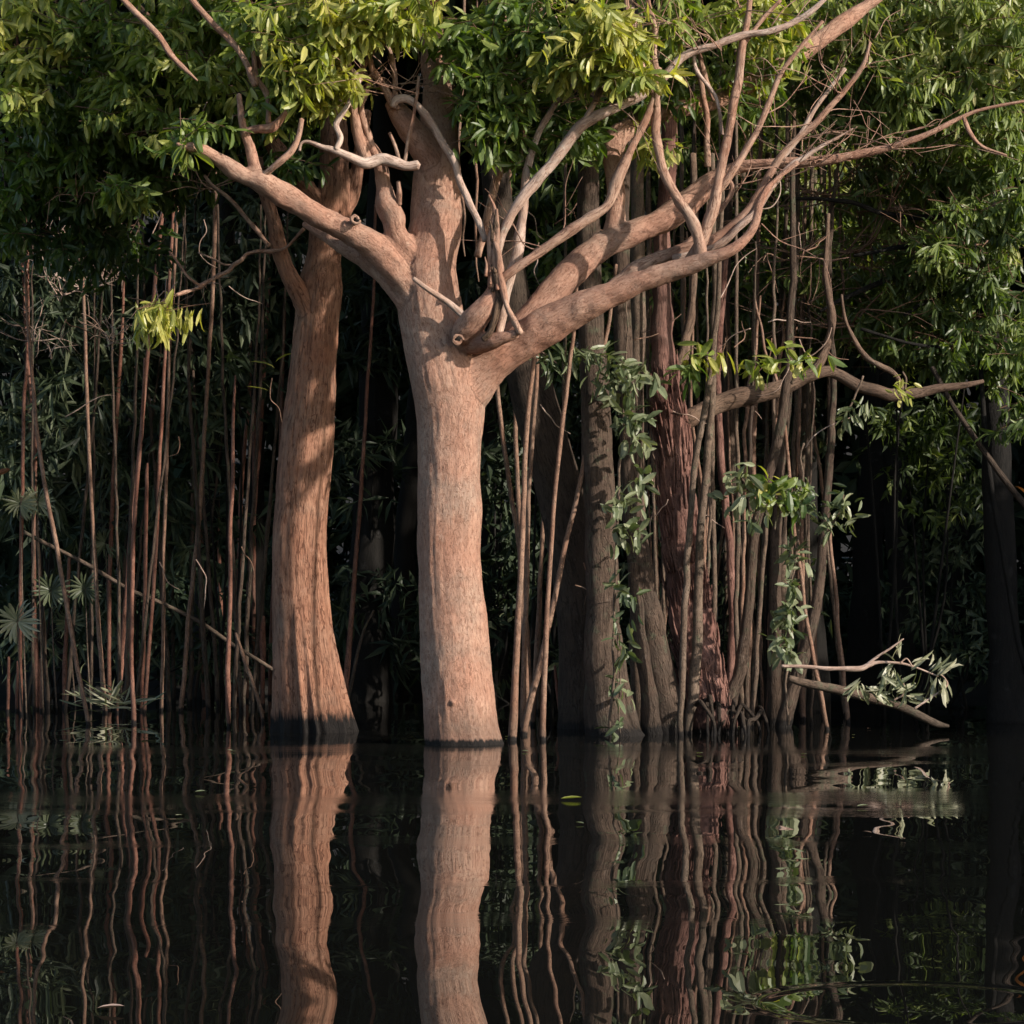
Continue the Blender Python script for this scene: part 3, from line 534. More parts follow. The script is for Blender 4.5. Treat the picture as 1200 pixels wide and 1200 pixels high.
fol(cr, [
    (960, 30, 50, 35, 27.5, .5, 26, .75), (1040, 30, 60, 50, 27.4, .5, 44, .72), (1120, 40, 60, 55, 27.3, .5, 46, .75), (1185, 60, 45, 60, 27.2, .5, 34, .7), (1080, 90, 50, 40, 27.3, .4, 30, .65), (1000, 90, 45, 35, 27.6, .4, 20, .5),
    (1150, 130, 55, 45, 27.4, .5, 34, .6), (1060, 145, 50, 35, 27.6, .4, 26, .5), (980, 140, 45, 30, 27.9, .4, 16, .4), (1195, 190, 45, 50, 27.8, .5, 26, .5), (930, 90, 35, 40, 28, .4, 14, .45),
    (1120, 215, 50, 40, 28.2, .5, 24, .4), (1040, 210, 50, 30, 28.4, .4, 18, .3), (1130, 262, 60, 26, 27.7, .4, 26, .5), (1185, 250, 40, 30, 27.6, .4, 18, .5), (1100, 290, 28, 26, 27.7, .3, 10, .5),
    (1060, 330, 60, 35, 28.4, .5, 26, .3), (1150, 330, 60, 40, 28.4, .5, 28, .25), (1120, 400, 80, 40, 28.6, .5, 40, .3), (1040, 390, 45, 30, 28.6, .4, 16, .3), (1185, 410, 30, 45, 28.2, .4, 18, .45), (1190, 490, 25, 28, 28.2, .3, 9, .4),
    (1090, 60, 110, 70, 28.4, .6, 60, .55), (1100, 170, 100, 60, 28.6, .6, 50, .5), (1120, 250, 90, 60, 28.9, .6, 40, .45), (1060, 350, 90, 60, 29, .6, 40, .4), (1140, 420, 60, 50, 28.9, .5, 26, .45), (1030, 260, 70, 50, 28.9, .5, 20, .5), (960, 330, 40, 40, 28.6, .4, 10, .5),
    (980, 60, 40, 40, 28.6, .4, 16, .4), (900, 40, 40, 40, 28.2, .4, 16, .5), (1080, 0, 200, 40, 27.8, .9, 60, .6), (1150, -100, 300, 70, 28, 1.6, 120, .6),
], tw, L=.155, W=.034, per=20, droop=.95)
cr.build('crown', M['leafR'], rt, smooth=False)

# ------------------------------------------------------------------ thicket trees right of centre
DR = 26.6
simple_tree('leaning_tree', 'dark thick trunk leaning left behind the thin tan stems, widest at the waterline', 'tree',
    [(692, 875, 42), (692, 820, 38), (688, 740, 34), (676, 660, 31), (656, 580, 28), (638, 510, 27), (618, 440, 25), (600, 350, 22), (585, 250, 18), (575, 120, 14), (570, -50, 10)], 27.9, M['dark'])
t = simple_tree('tree', 'straight brown trunk with torn pale bark scars right of the thin tan stems', 'tree',
    [(722, 876, 40), (714, 850, 30), (709, 800, 24), (706, 740, 21), (705, 680, 20), (703, 620, 19), (700, 540, 18), (697, 460, 17), (692, 380, 15), (690, 300, 14), (689, 220, 13), (690, 120, 12), (694, 0, 10), (690, -120, 7)], 26.5, M['midb'],
    extra=[[(715, 720, 9, .02), (724, 780, 11, .0), (735, 830, 12, -.02), (745, 875, 15, -.04)]])
simple_tree('leaning_tree', 'slanting brown trunk with split foot standing between the scarred trunk and the shaggy red one', 'tree',
    [(792, 876, 25), (784, 840, 21), (774, 790, 18), (762, 730, 16), (750, 670, 14), (742, 600, 13), (737, 520, 12), (733, 440, 11), (728, 330, 10), (730, 200, 9), (735, 50, 8), (740, -80, 6)], 26.9, M['midb'],
    extra=[[(742, 660, 8, -.05), (748, 730, 10, -.1), (758, 800, 11, -.15), (768, 876, 15, -.15)]])
simple_tree('tree', 'greenish brown slim trunk standing straight behind the lower right limb', 'tree',
    [(752, 870, 12), (748, 700, 11), (745, 500, 10), (748, 380, 9), (747, 200, 8), (750, 0, 7), (750, -100, 5)], 28.6, M['grey'])
# shaggy trunk with a long limb
P, R = ppath([(838, 880, 34), (832, 850, 30), (824, 800, 27), (814, 740, 25), (804, 680, 23), (797, 620, 22), (792, 560, 21), (786, 500, 19), (780, 460, 16), (778, 400, 13), (775, 300, 11), (785, 150, 9), (790, -50, 7)], 27.1)
b = P[0].copy(); b[2] = 0
sh = thing('shaggy_tree', b, 'tree with shredded dark red bark peeling in strips and a long limb reaching right', 'tree')
mb = MB(); inf = tube(mb, P, R, sides=22, n_per=10, rough=.2, jit=.02, lump=3)
for i in range(620):
    k = rng.integers(2, int(len(inf['p'])*.7)); th = rng.uniform(0, 2*np.pi); r = inf['r'][k]
    c0 = inf['p'][k]; o = np.cos(th)*inf['N'][k]+np.sin(th)*inf['B'][k]; l = rng.uniform(.08, .3); lift = rng.uniform(.0, .035)
    k2 = min(len(inf['p'])-1, k+3); dirn = inf['p'][k2]-c0; dirn /= np.linalg.norm(dirn)
    a = c0+o*r*.98; e = a+dirn*l+o*lift+rng.normal(0, .008, 3); w = rng.uniform(.006, .016)
    tube(mb, np.array([a, (a+e)/2+o*.006, e]), np.array([w, w*.8, w*.3]), sides=5, n_per=3, rough=.2)
mb.build('trunk', M['shag'], sh)
M['reach'] = bark_mat('orange brown limb bark', (.04, .025, .017), (.13, .08, .055), (.20, .135, .095), depth=.02, furrow=.7)
branch(sh, M['reach'], 27.1, [(795, 500, 14.06, .1), (818, 486, 13.32, .15), (850, 470, 12.58, .2), (885, 462, 11.84, .25), (920, 452, 11.10, .3), (945, 441, 9.62, .3), (965, 436, 8.14, .3), (985, 440, 7.40, .3), (1010, 453, 7.77, .3), (1040, 464, 8.14, .3), (1070, 462, 7.03, .3), (1100, 456, 6.29, .3), (1130, 453, 4.81, .3), (1150, 447, 2.96, .3)], sides=14, jit=.015)
branch(sh, M['reach'], 27.1, [(950, 445, 7.80, .3), (962, 420, 6.60, .3), (972, 395, 5.40, .3), (974, 360, 4.80, .35), (968, 310, 3.60, .4), (970, 250, 3.00, .5)], sides=12, jit=.015)
branch(sh, M['reach'], 27.1, [(1058, 458, 3.20, .3), (1050, 440, 3.60, .25), (1032, 428, 4.00, .2), (1015, 418, 4.00, .2), (1002, 400, 3.20, .2), (990, 375, 2.40, .2), (985, 345, 2.00, .2)], sides=9, jit=.012)
branch(sh, M['reach'], 27.1, [(788, 440, 7.20, .1), (800, 415, 7.20, .2), (806, 380, 6.00, .3), (812, 330, 5.40, .4), (815, 270, 4.80, .5), (812, 180, 4.20, .6)], sides=12, jit=.015)

# ------------------------------------------------------------------ thin stems
ORD = ['first', 'second', 'third', 'fourth', 'fifth', 'sixth', 'seventh', 'eighth', 'ninth', 'tenth', 'eleventh', 'twelfth', 'thirteenth', 'fourteenth', 'fifteenth', 'sixteenth', 'seventeenth', 'eighteenth', 'nineteenth', 'twentieth']
def stem(path, D, mat, label, group, name='slender_sapling', sides=8, jit=.004, extra=(), cat='sapling'):
    P, R = ppath(path, D); b = P[0].copy()
    if b[2] < .35:    # stand it in the water
        P = np.vstack([[b[0]+(b-P[1])[0]*.0, b[1], -.25], P]); R = np.concatenate([[R[0]], R]); b[2] = 0
    mb = MB(); tube(mb, P, R, sides=sides, n_per=8, rough=.09, jit=jit, lump=2)
    if not extra:
        t = thing(name, b, label, cat, group); mb.build('stem', mat, t); return t
    t = thing(name, b, label, cat, group); mb.build('stem', mat, t)
    for e in extra: branch(t, mat, D, e, sides=6, name='side_twig')
    return t
def dof(py): return 4550.0/(py-690.0)
GL = 'reddish stems standing in the water on the left'
LS = [
    ('stem', 836, [(9, 836, 2.2), (10, 800, 2.2), (10, 770, 1.8)], 'short dark stub nearest the left edge'),
    ('stem', 834, [(20, 834, 2.2), (20, 800, 2.2), (21, 775, 1.8)], 'second short stub from the left edge beside the fan palm'),
    ('stem', 838, [(25, 838, 2.6), (24, 760, 2.5), (24, 690, 2.6), (26, 600, 2.6), (27, 520, 2.4), (28, 470, 2.4), (32, 420, 2), (33, 330, 1.8), (28, 180, 1.6), (20, 40, 1.5), (20, -60, 1)], 'upright thin reddish stem just right of the fan palm'),
    ('stem', 832, [(43, 832, 5), (43, 790, 4.4), (41, 740, 3), (40, 680, 2.8), (39, 620, 2.8), (41, 560, 2.6), (41, 510, 2.6), (36, 460, 2.4), (30, 380, 2), (24, 240, 1.8), (26, 80, 1.4)], 'reddish stem with a swollen orange foot near the left edge'),
    ('stem', 834, [(49, 834, 2.6), (49, 800, 2.5), (48, 772, 2)], 'short red stub touching the swollen foot of its neighbour'),
    ('tan', 850, [(104, 852, 3), (95, 805, 3), (80, 720, 3), (66, 640, 3), (53, 570, 2.8), (43, 500, 2.6), (37, 430, 2.3), (31, 350, 2), (26, 200, 1.8), (26, 60, 1.4)], 'tan stem leaning left across its neighbours near the left edge'),
    ('stem', 830, [(76, 830, 3.8), (76, 790, 3.6), (78, 740, 2.8), (80, 690, 2.6), (81, 652, 2.2)], 'broken red stem ending half way up behind the leaning tan one'),
    ('tan', 836, [(123, 836, 3.4), (119, 780, 3.2), (115, 730, 3), (112, 670, 2.8), (108, 600, 2.7), (104, 520, 2.6), (101, 440, 2.5), (100, 390, 2.3), (97, 320, 2), (96, 200, 1.8), (100, 60, 1.5)], 'tall tan stem bowing slightly left above the strap leaved clump'),
    ('stem', 830, [(128, 830, 3), (128, 740, 2.8), (129, 660, 2.9), (133, 560, 2.9), (137, 480, 2.8), (141, 420, 2.6), (143, 385, 2.2), (145, 330, 1.8)], 'red stem topped by a curly dead twig'),
    ('stem', 836, [(138, 836, 3.2), (143, 770, 3.2), (147, 710, 3.2), (152, 640, 3.2), (159, 570, 3), (165, 510, 2.8), (171, 440, 2.6), (175, 395, 2.6), (187, 280, 2.6), (196, 195, 2.6), (205, 80, 2)], 'tall red stem leaning right, passing just under the hanging leaf cluster'),
    ('stem', 848, [(157, 850, 3.6), (155, 800, 3), (154, 740, 2.8), (156, 650, 2.9), (158, 600, 2.6), (166, 500, 2.2), (170, 420, 1.8)], 'upright red stem crossing behind the tall right leaning one'),
    ('stem', 834, [(166, 834, 2.6), (168, 760, 2.6), (170, 690, 2.6), (171, 620, 2.6), (172, 560, 2.4), (173, 543, 1.4)], 'red stem snapped to a pale point at mid height'),
    ('stem', 836, [(169, 836, 2.6), (174, 770, 2.6), (179, 700, 2.6), (183, 640, 2.5), (186, 560, 2.4), (190, 480, 2.4), (194, 410, 2.3), (199, 320, 2.2), (204, 220, 2), (205, 80, 1.6)], 'thin red stem rising through the hanging leaf cluster'),
    ('tan', 834, [(189, 834, 2.6), (191, 760, 2.4), (192, 690, 2.4), (192, 640, 2.4), (195, 560, 2.4), (197, 480, 2.3), (199, 410, 2.2), (206, 290, 2), (212, 120, 1.6)], 'thin tan stem just right of the one in the leaf cluster'),
    ('tan', 834, [(212, 834, 3.2), (216, 790, 3.2), (220, 735, 3), (226, 680, 3), (232, 620, 3), (237, 550, 2.9), (242, 470, 2.7), (246, 400, 2.7), (250, 320, 2.8), (252, 250, 2.8), (256, 120, 2.2)], 'tall tan stem standing alone left of the cluster by the slim tree'),
    ('stem', 824, [(241, 824, 4.2), (238, 780, 4), (236, 720, 3.9), (236, 650, 3), (234, 560, 2.4)], 'thick short reddish stem right of the lone tall tan stem'),
    ('stem', 852, [(268, 852, 2.8), (267, 800, 3.6), (268, 750, 3), (270, 690, 2.9), (270, 620, 2.7), (273, 560, 2.6), (273, 490, 2), (276, 440, 1.2)], 'red stem with bulging foot and needle thin tip'),
    ('stem', 820, [(277, 820, 3.6), (277, 760, 3.2), (280, 680, 3.2), (282, 590, 3), (287, 520, 2.6), (292, 470, 2.4), (293, 400, 2)], 'reddish stem second from the left in the cluster by the slim tree'),
    ('stem', 822, [(289, 822, 3), (289, 760, 2.9), (291, 700, 3), (296, 620, 3), (300, 570, 2.8), (305, 510, 2.6), (309, 440, 2.4), (315, 340, 2), (318, 250, 2)], 'wavy red stem leaning toward the slim tree'),
    ('stem', 812, [(262, 812, 2.6), (260, 740, 2.6), (257, 660, 2.4), (255, 560, 2.2), (254, 460, 2), (262, 300, 1.8)], 'dim brown stem behind the bulging red one'),
    ('stem', 812, [(297, 812, 2.4), (297, 740, 2.4), (298, 600, 2.6), (298, 500, 2.6), (296, 464, 1.6)], 'red stem broken off just under a yellow leaf'),
    ('stem', 828, [(308, 828, 3), (308, 790, 3), (308, 760, 4.6), (308, 735, 3.4), (309, 722, 1.8)], 'knobbly orange stub close to the foot of the slim tree'),
    ('stem', 818, [(316, 818, 2.8), (318, 740, 2.8), (322, 660, 2.8), (327, 580, 2.6), (330, 480, 2.4), (335, 330, 2)], 'thin stem hugging the left side of the slim reddish tree'),
]
for mk, by, p, lab in LS: stem([(q[0], q[1], q[2]*.88) for q in p], dof(by), M[mk], lab, GL)
# long fallen poles
stem([(25, 622, 2.4), (60, 640, 2.2), (105, 663, 2.4), (150, 690, 2.4), (192, 708, 2.4), (232, 728, 2.4), (268, 752, 2.4), (322, 786, 2.2)], 31.6, M['grey'], 'long bare pole lying slantwise behind the left stems', None, name='fallen_pole', cat='fallen pole')
stem([(308, 842, 2), (296, 800, 2.3), (284, 765, 2.2), (276, 742, 1.6)], dof(846), M['tan'], 'short leaning stick propped beside the foot of the slim tree', None, name='leaning_stick', cat='stick')
GM = 'thin tan stems right of the stout tree'
for mk, by, p, lab in [
    ('tan', 868, [(600, 868, 5.5), (603, 820, 4.6), (606, 750, 3.8), (610, 680, 3.5), (613, 600, 3.2), (616, 530, 3), (620, 470, 2.8), (625, 425, 2.6), (632, 340, 2)], 'thickest tan stem, leftmost of the bundle right of the stout tree'),
    ('tan', 858, [(614, 858, 4), (613, 800, 3.2), (616, 720, 3), (618, 640, 2.8), (620, 570, 2.6), (625, 500, 2.5), (629, 440, 2.4), (634, 340, 2)], 'tan stem pressed against the right side of the thickest one'),
    ('tan', 862, [(614, 862, 4), (622, 820, 4), (636, 765, 3.6), (650, 700, 3.3), (664, 632, 3), (676, 585, 2.8), (686, 530, 2.7), (697, 475, 2.6), (706, 420, 2.5), (715, 368, 2.2), (722, 310, 1.8)], 'long tan stem leaning far right across the scarred trunk'),
    ('tan', 868, [(636, 868, 3.8), (637, 820, 3.4), (640, 750, 3), (644, 670, 2.6), (651, 570, 2.5), (659, 500, 2.5), (667, 430, 2.4), (673, 385, 2.2), (678, 300, 1.8)], 'straight tan stem crossing behind the one that leans far right'),
    ('tan', 850, [(624, 850, 3), (628, 780, 2.9), (632, 700, 2.6), (636, 620, 2.4), (639, 575, 1.6)], 'short tan stem ending below mid height in the bundle'),
    ('tan', 845, [(622, 845, 2.6), (618, 740, 2.6), (608, 640, 2.8), (599, 580, 2.8), (590, 520, 2.8), (583, 460, 2.6), (578, 400, 2.2)], 'tan stem leaning left toward the fork of the stout tree'),
    ('stem', 846, [(658, 846, 2.6), (653, 810, 2.2), (650, 780, 1.6)], 'small dark stub under the leaning dark trunk'),
    ('stem', 832, [(402, 834, 4), (408, 770, 3.4), (414, 700, 2.8), (418, 640, 2.6), (424, 560, 2.4), (430, 460, 2), (438, 340, 1.8), (440, 240, 1.6)], 'reddish stem in the gap between the two big trees'),
    ('grey', 826, [(408, 826, 2), (416, 780, 2), (426, 740, 1.6), (438, 715, 1.2)], 'short dark stick leaning right in the gap between the two big trees'),
]: stem(p, dof(by), M[mk], lab, GM if by != 832 and by != 826 else None)
# bundle bits crowned with shredded tops just under the limb
GR = 'multiple stems of the thicket right of centre'
for mk, by, p, lab in [
    ('grey', 862, [(797, 864, 3.6), (799, 800, 4), (802, 730, 4), (806, 650, 4), (812, 570, 3.8), (820, 510, 3.8), (829, 460, 3.6), (836, 410, 3.4), (842, 330, 3), (848, 200, 2.4)], 'thin grey brown stem, leftmost of the thicket, crossing another near its top'),
    ('grey', 860, [(805, 862, 5.5), (812, 815, 6.4), (817, 760, 6.4), (818, 700, 5.6), (821, 630, 5), (827, 560, 4.6), (833, 480, 4.4), (836, 410, 4), (838, 320, 3.6), (834, 180, 3)], 'smooth tan brown stem bulging above the waterline beside the shaggy trunk'),
    ('grey', 850, [(838, 850, 3), (837, 740, 3), (836, 640, 3.2), (834, 540, 3.2), (835, 440, 3.2), (840, 330, 3), (842, 180, 2.4)], 'thin straight stem rising in front of the shaggy trunk'),
    ('shag', 850, [(853, 850, 4), (856, 790, 4.8), (858, 720, 5), (856, 660, 4.8), (851, 600, 4.6), (845, 540, 4.6), (841, 480, 4.6), (842, 400, 4.4), (850, 300, 4)], 'peeling red stem bowed to the right next to the shaggy trunk'),
    ('midb', 858, [(846, 862, 10), (857, 820, 8.5), (869, 775, 7.4), (877, 720, 6.4), (881, 660, 6), (887, 610, 6), (900, 560, 6), (913, 510, 6), (920, 460, 5.4), (925, 410, 5), (930, 300, 4), (928, 180, 3)], 'brown stem with a slanting foot that bends right at mid height'),
    ('midb', 850, [(907, 854, 9), (907, 800, 8.4), (908, 740, 8), (909, 680, 7), (910, 620, 6.4), (913, 560, 5.6), (920, 500, 5.4), (926, 450, 5), (928, 380, 4.4), (933, 280, 3.6), (936, 150, 3)], 'stout straight brown stem second from the right in the thicket'),
    ('grey', 842, [(917, 842, 5), (917, 760, 5), (917, 690, 5), (918, 630, 4.6), (916, 560, 4), (914, 440, 3.6), (918, 300, 3)], 'greyish stem tucked behind the stout straight brown one'),
    ('grey', 838, [(884, 838, 4), (882, 740, 4), (881, 640, 4.2), (880, 560, 4.2), (877, 480, 4), (875, 400, 4), (873, 320, 3.6), (870, 200, 3)], 'plain upright stem in the middle of the thicket, mostly hidden low down'),
    ('grey', 840, [(922, 840, 3.6), (926, 720, 3.8), (932, 640, 4), (940, 560, 4.2), (944, 480, 4), (945, 420, 3.6), (951, 330, 3.2), (956, 200, 2.6)], 'stem carrying a column of pale vine leaves'),
    ('midb', 852, [(916, 856, 10), (926, 820, 9), (938, 780, 8.5), (950, 740, 7.4), (958, 695, 6.4), (964, 640, 5.4), (969, 590, 5), (974, 510, 4.6), (977, 445, 3.8), (973, 380, 3.2), (972, 300, 3), (980, 200, 2.4)], 'bowed brown stem, rightmost of the thicket, curving up from a slanting foot'),
    ('midb', 845, [(868, 845, 6), (866, 700, 6), (860, 560, 6), (854, 480, 6.5), (850, 410, 6.5), (852, 280, 5.5), (860, 150, 4)], 'dark brown stem behind the peeling red one'),
    ('grey', 838, [(867, 838, 2.4), (880, 720, 2), (887, 640, 2), (893, 560, 2)], 'thread thin stem between the bent brown and stout brown stems'),
    ('dark', 838, [(898, 838, 5), (900, 700, 5), (898, 560, 5), (900, 450, 5), (905, 330, 4.6), (900, 180, 4)], 'dark thin stem in shadow left of the stout straight brown one'),
    ('grey', 850, [(768, 850, 2), (770, 740, 2), (768, 640, 2), (765, 540, 2), (768, 440, 1.8), (772, 330, 1.6)], 'thread thin stem left of the shaggy trunk'),
]: stem(p, dof(by), M[mk], lab, GR, sides=10, jit=.01)
# upper thin poles seen through the limbs
GP = 'pale poles of the thicket seen between the limbs'
xs = [600, 640, 662, 762, 774, 800, 816, 846, 862, 888, 905, 921, 932, 950]
for i, x in enumerate(xs):
    d = rng.uniform(29, 31.5); lean = rng.uniform(-14, 14); r = rng.uniform(1.8, 3.8); by = 690+4550/d
    stem([(x-lean*1.6, by, r*1.3), (x-lean*.8, 640, r*1.1), (x-lean*.2, 400, r), (x+lean*.1, 250, r*.9), (x+lean*.5, 100, r*.8), (x+lean, -80, r*.6)], d, M['grey'] if i % 3 else M['tan'],
         '%s thin pole from the left among those glimpsed behind the right hand limbs' % ORD[i], GP, sides=6, jit=.01)

for i in range(26):
    d = rng.uniform(27.3, 30.5); x = 755+i*9.0+rng.uniform(-4, 4); by = 690+4550/d; lean = rng.normal(0, 9); r = rng.uniform(1.2, 3.0)
    top = rng.uniform(150, 420) if i % 3 else -60
    P = [(x-lean*1.3+rng.normal(0, 2), by, r*1.3), (x-lean*.6+rng.normal(0, 4), 740, r*1.15), (x+rng.normal(0, 4), 600, r), (x+lean*.3+rng.normal(0, 4), 480, r*.9), (x+lean*.8, (480+top)/2, r*.8), (x+lean*1.2, top, r*.5)]
    stem(P, d, M[['grey', 'tan', 'midb', 'tan'][i % 4]], 'one of the many thin grey brown saplings packed between the larger stems of the thicket', 'thin saplings packed in the thicket', sides=6, jit=.014)
for i in range(22):
    d = rng.uniform(30.5, 34); x = rng.uniform(20, 320); by = 690+4550/d; lean = rng.normal(0, 12); r = rng.uniform(1.4, 2.6)
    stem([(x-lean, by, r*1.3), (x, 620, r), (x+lean, 420, r*.8), (x+lean*1.5, 240, r*.5)], d, M['midb'], 'one of the dim thin saplings standing deep behind the reddish left stems', 'dim saplings behind the left stems', sides=6, jit=.014)

# ------------------------------------------------------------------ vines and shrubs with visible leaves
def leafy(name, label, cat, D, stems, pts, mat, L=.17, W=.055, per=7, tint=.5, group=None, droop=.2, spread=.12, smat='grey'):
    P = at(*stems[0][0][:2], D); b = P.copy(); b[2] = max(b[2], 0)
    t = thing(name, b, label, cat, group)
    for s in stems: branch(t, M[smat], D, s, name='stem', sides=6, jit=.015)
    mb = MB(); c = np.vstack([blob(x, y, rx, ry, D-.08, .12, n) for x, y, rx, ry, n in pts])
    sprigs(mb, c, tint=tint, L=L, W=W, per=per, spread=spread, droop=droop, tv=.2)
    mb.build('foliage', mat, t, smooth=False); return t
leafy('climbing_vine', 'pale leaved vine climbing the scarred brown trunk', 'vine', 26.1, [[(715, 868, 2), (718, 780, 2), (720, 700, 2), (722, 640, 2), (727, 560, 2), (731, 480, 1.8), (733, 400, 1.5), (736, 340, 1.2)], [(729, 868, 1.2), (726, 800, 1.2), (724, 740, 1)]],
      [(745, 560, 10, 12, 3), (725, 590, 12, 12, 3), (738, 620, 14, 20, 5), (728, 690, 14, 10, 3), (735, 745, 12, 22, 4), (728, 815, 6, 14, 2), (722, 855, 4, 8, 1), (742, 520, 10, 14, 3), (740, 480, 14, 30, 7), (725, 440, 25, 25, 9), (748, 430, 20, 25, 7)], M['leafV'], tint=.5, per=6, L=.15, W=.05)
leafy('climbing_vine', 'column of pale oval leaves climbing the second stem from the thicket edge', 'vine', 26.5, [[(922, 850, 1.5), (924, 760, 1.6), (928, 680, 1.6), (936, 600, 1.6), (942, 520, 1.4)]],
      [(928, 660, 8, 20, 4), (925, 700, 8, 18, 4), (922, 725, 12, 20, 6), (918, 755, 8, 14, 4), (935, 590, 12, 12, 4), (945, 575, 14, 12, 4), (922, 770, 5, 8, 1)], M['leafV'], tint=.55, per=7, L=.15, W=.055, spread=.1)
leafy('leafy_sprig', 'bright sprig of broad pale leaves on the bent brown stem in the thicket', 'sprig', 26.2, [[(888, 612, 2), (884, 595, 2), (876, 570, 2), (868, 555, 1.4)]], [(868, 562, 14, 12, 3), (866, 582, 18, 8, 3), (885, 600, 10, 14, 2)], M['leafV'], tint=.75, per=6, L=.17, W=.06)
leafy('leafy_sprig', 'sprig of yellowish green leaves on the stout straight brown stem', 'sprig', 26.2, [[(910, 620, 2), (912, 595, 2), (906, 575, 1.4)]], [(905, 568, 16, 9, 4), (918, 585, 16, 14, 5), (896, 575, 10, 8, 2)], M['leafA'], tint=.5, per=6, L=.16, W=.055)
leafy('leafy_sprig', 'upright sprig of narrow pale leaves at the right side of the bowed stem', 'sprig', 26.3, [[(964, 640, 2), (972, 620, 2), (982, 598, 1.8), (986, 580, 1.2)]], [(985, 598, 16, 14, 5), (980, 618, 14, 10, 3), (986, 580, 7, 6, 1)], M['leafV'], tint=.6, per=7, L=.15, W=.038, droop=-.1)
leafy('leafy_sprig', 'small sprig of light green leaves high on the thicket stems under the reaching limb', 'sprig', 26.0, [[(926, 450, 2), (935, 435, 2), (942, 422, 1.4)]], [(915, 425, 16, 9, 3), (945, 425, 16, 9, 3), (885, 430, 14, 8, 2)], M['leafA'], tint=.6, per=6, L=.17, W=.05)
leafy('leafy_sprig', 'drooping pair of light green leaves beside the orange brown limb left of the thicket', 'sprig', 26.3, [[(836, 430, 1.6), (822, 415, 1.6), (812, 408, 1.2)]], [(815, 422, 14, 12, 4), (800, 435, 14, 8, 2), (832, 415, 14, 6, 2)], M['leafA'], tint=.6, per=5, L=.2, W=.055, droop=.7)
leafy('leafy_sprig', 'grey green leaves hanging below the reaching limb', 'sprig', 26.8, [[(1010, 440, 1.6), (1000, 470, 1.6), (992, 485, 1.2)]], [(995, 480, 14, 10, 4), (1012, 476, 12, 6, 2)], M['leafV'], tint=.5, per=6, L=.16, W=.04, droop=.8)
leafy('leafy_sprig', 'yellow green leaf tuft growing where the reaching limb dips', 'sprig', 26.9, [[(1058, 460, 2), (1060, 445, 1.6), (1056, 435, 1.2)]], [(1060, 462, 10, 6, 2), (1052, 450, 8, 6, 1)], M['leafA'], tint=.8, per=7, L=.1, W=.035)
# shredded leaf bundle hanging under the limb at 625,430
leafy('hanging_sprig', 'dry drooping leaf bundle under the lower right limb above the tan stems', 'sprig', 26.0, [[(628, 410, 2), (640, 415, 1.6), (652, 425, 1.4)]], [(645, 418, 18, 8, 4), (668, 412, 24, 8, 5), (690, 420, 16, 10, 3)], M['leafV'], tint=.35, per=6, L=.16, W=.03, droop=.7)
# fan palms
def fan(mb, c, r, n, tilt, tint, L=.2, a0=0, a1=2*np.pi):
    th = np.linspace(a0, a1, n)+rng.normal(0, .04, n); d = np.column_stack([np.cos(th), np.full(n, -.35)+tilt, np.sin(th)])
    leaves(mb, np.tile(c, (n, 1))+d*.01, d, r, r*.16, tint, .1, True, curl=.25, sv=.1, roll=.3, r0=1.35)
def palm(label, px, py, r, by, D, tint=.6, fans=1, a=(0, 6.0)):
    b = at(px, by, D); b[2] = max(0, b[2]) if by < 800 else 0; t = thing('fan_palm', b, label, 'palm', 'small fan palms in the left undergrowth')
    c = at(px, py, D); mb = MB(); tube(mb, np.array([b+[.06, 0, 0], (b+c)/2+[.02, .02, 0], c]), np.array([.010, .008, .005]), sides=6, n_per=4, rough=.03)
    mb.build('stem', M['grey'], t); lf = MB(); fan(lf, c, r*D/F, 20, 0, tint, a0=a[0], a1=a[1])
    lf.build('fan_leaf', M['leafP'], t, smooth=False)
palm('large pale fan palm leaf close to the left edge above the short stubs', 20, 728, 30, 850, 29.0, .85, a=(-1, 4.6))
palm('fan palm leaf beside the upright stem at mid height near the left edge', 24, 590, 22, 850, 30.5, .55)
palm('fan palm leaf overlapping the leaning tan stem at mid height', 44, 588, 22, 850, 30.6, .6)
palm('dim fan palm leaf between the broken stem and the leaning tan stem', 60, 692, 24, 840, 31.5, .12)  # low tint makes this fan and the next look unlit
palm('fan palm leaf just left of the tall bowing tan stem', 100, 690, 22, 840, 31.5, .1)
palm('small fan palm leaf high between two tall stems left of the lone tall tan stem', 124, 636, 18, 840, 32.5, .45, a=(1.5, 5.5))
palm('dim fan palm leaf low behind the red stems', 82, 730, 20, 840, 33, .25)
t = thing('strap_leaf_clump', at(130, 828, 30.5)*[1, 1, 0], 'clump of strap shaped leaves at the waterline between the left stems', 'plant')
mb = MB(); n = 34; th = rng.uniform(0, np.pi, n); d = np.column_stack([np.cos(th)*1.2, rng.normal(0, .4, n)-.2, np.sin(th)*.7+.1])
leaves(mb, np.tile(at(130, 826, 30.5), (n, 1))+rng.normal(0, .05, (n, 3))*[3, 1, .6], d, .36, .028, .7, .25, True, curl=.35); mb.build('foliage', M['leafP'], t, smooth=False)

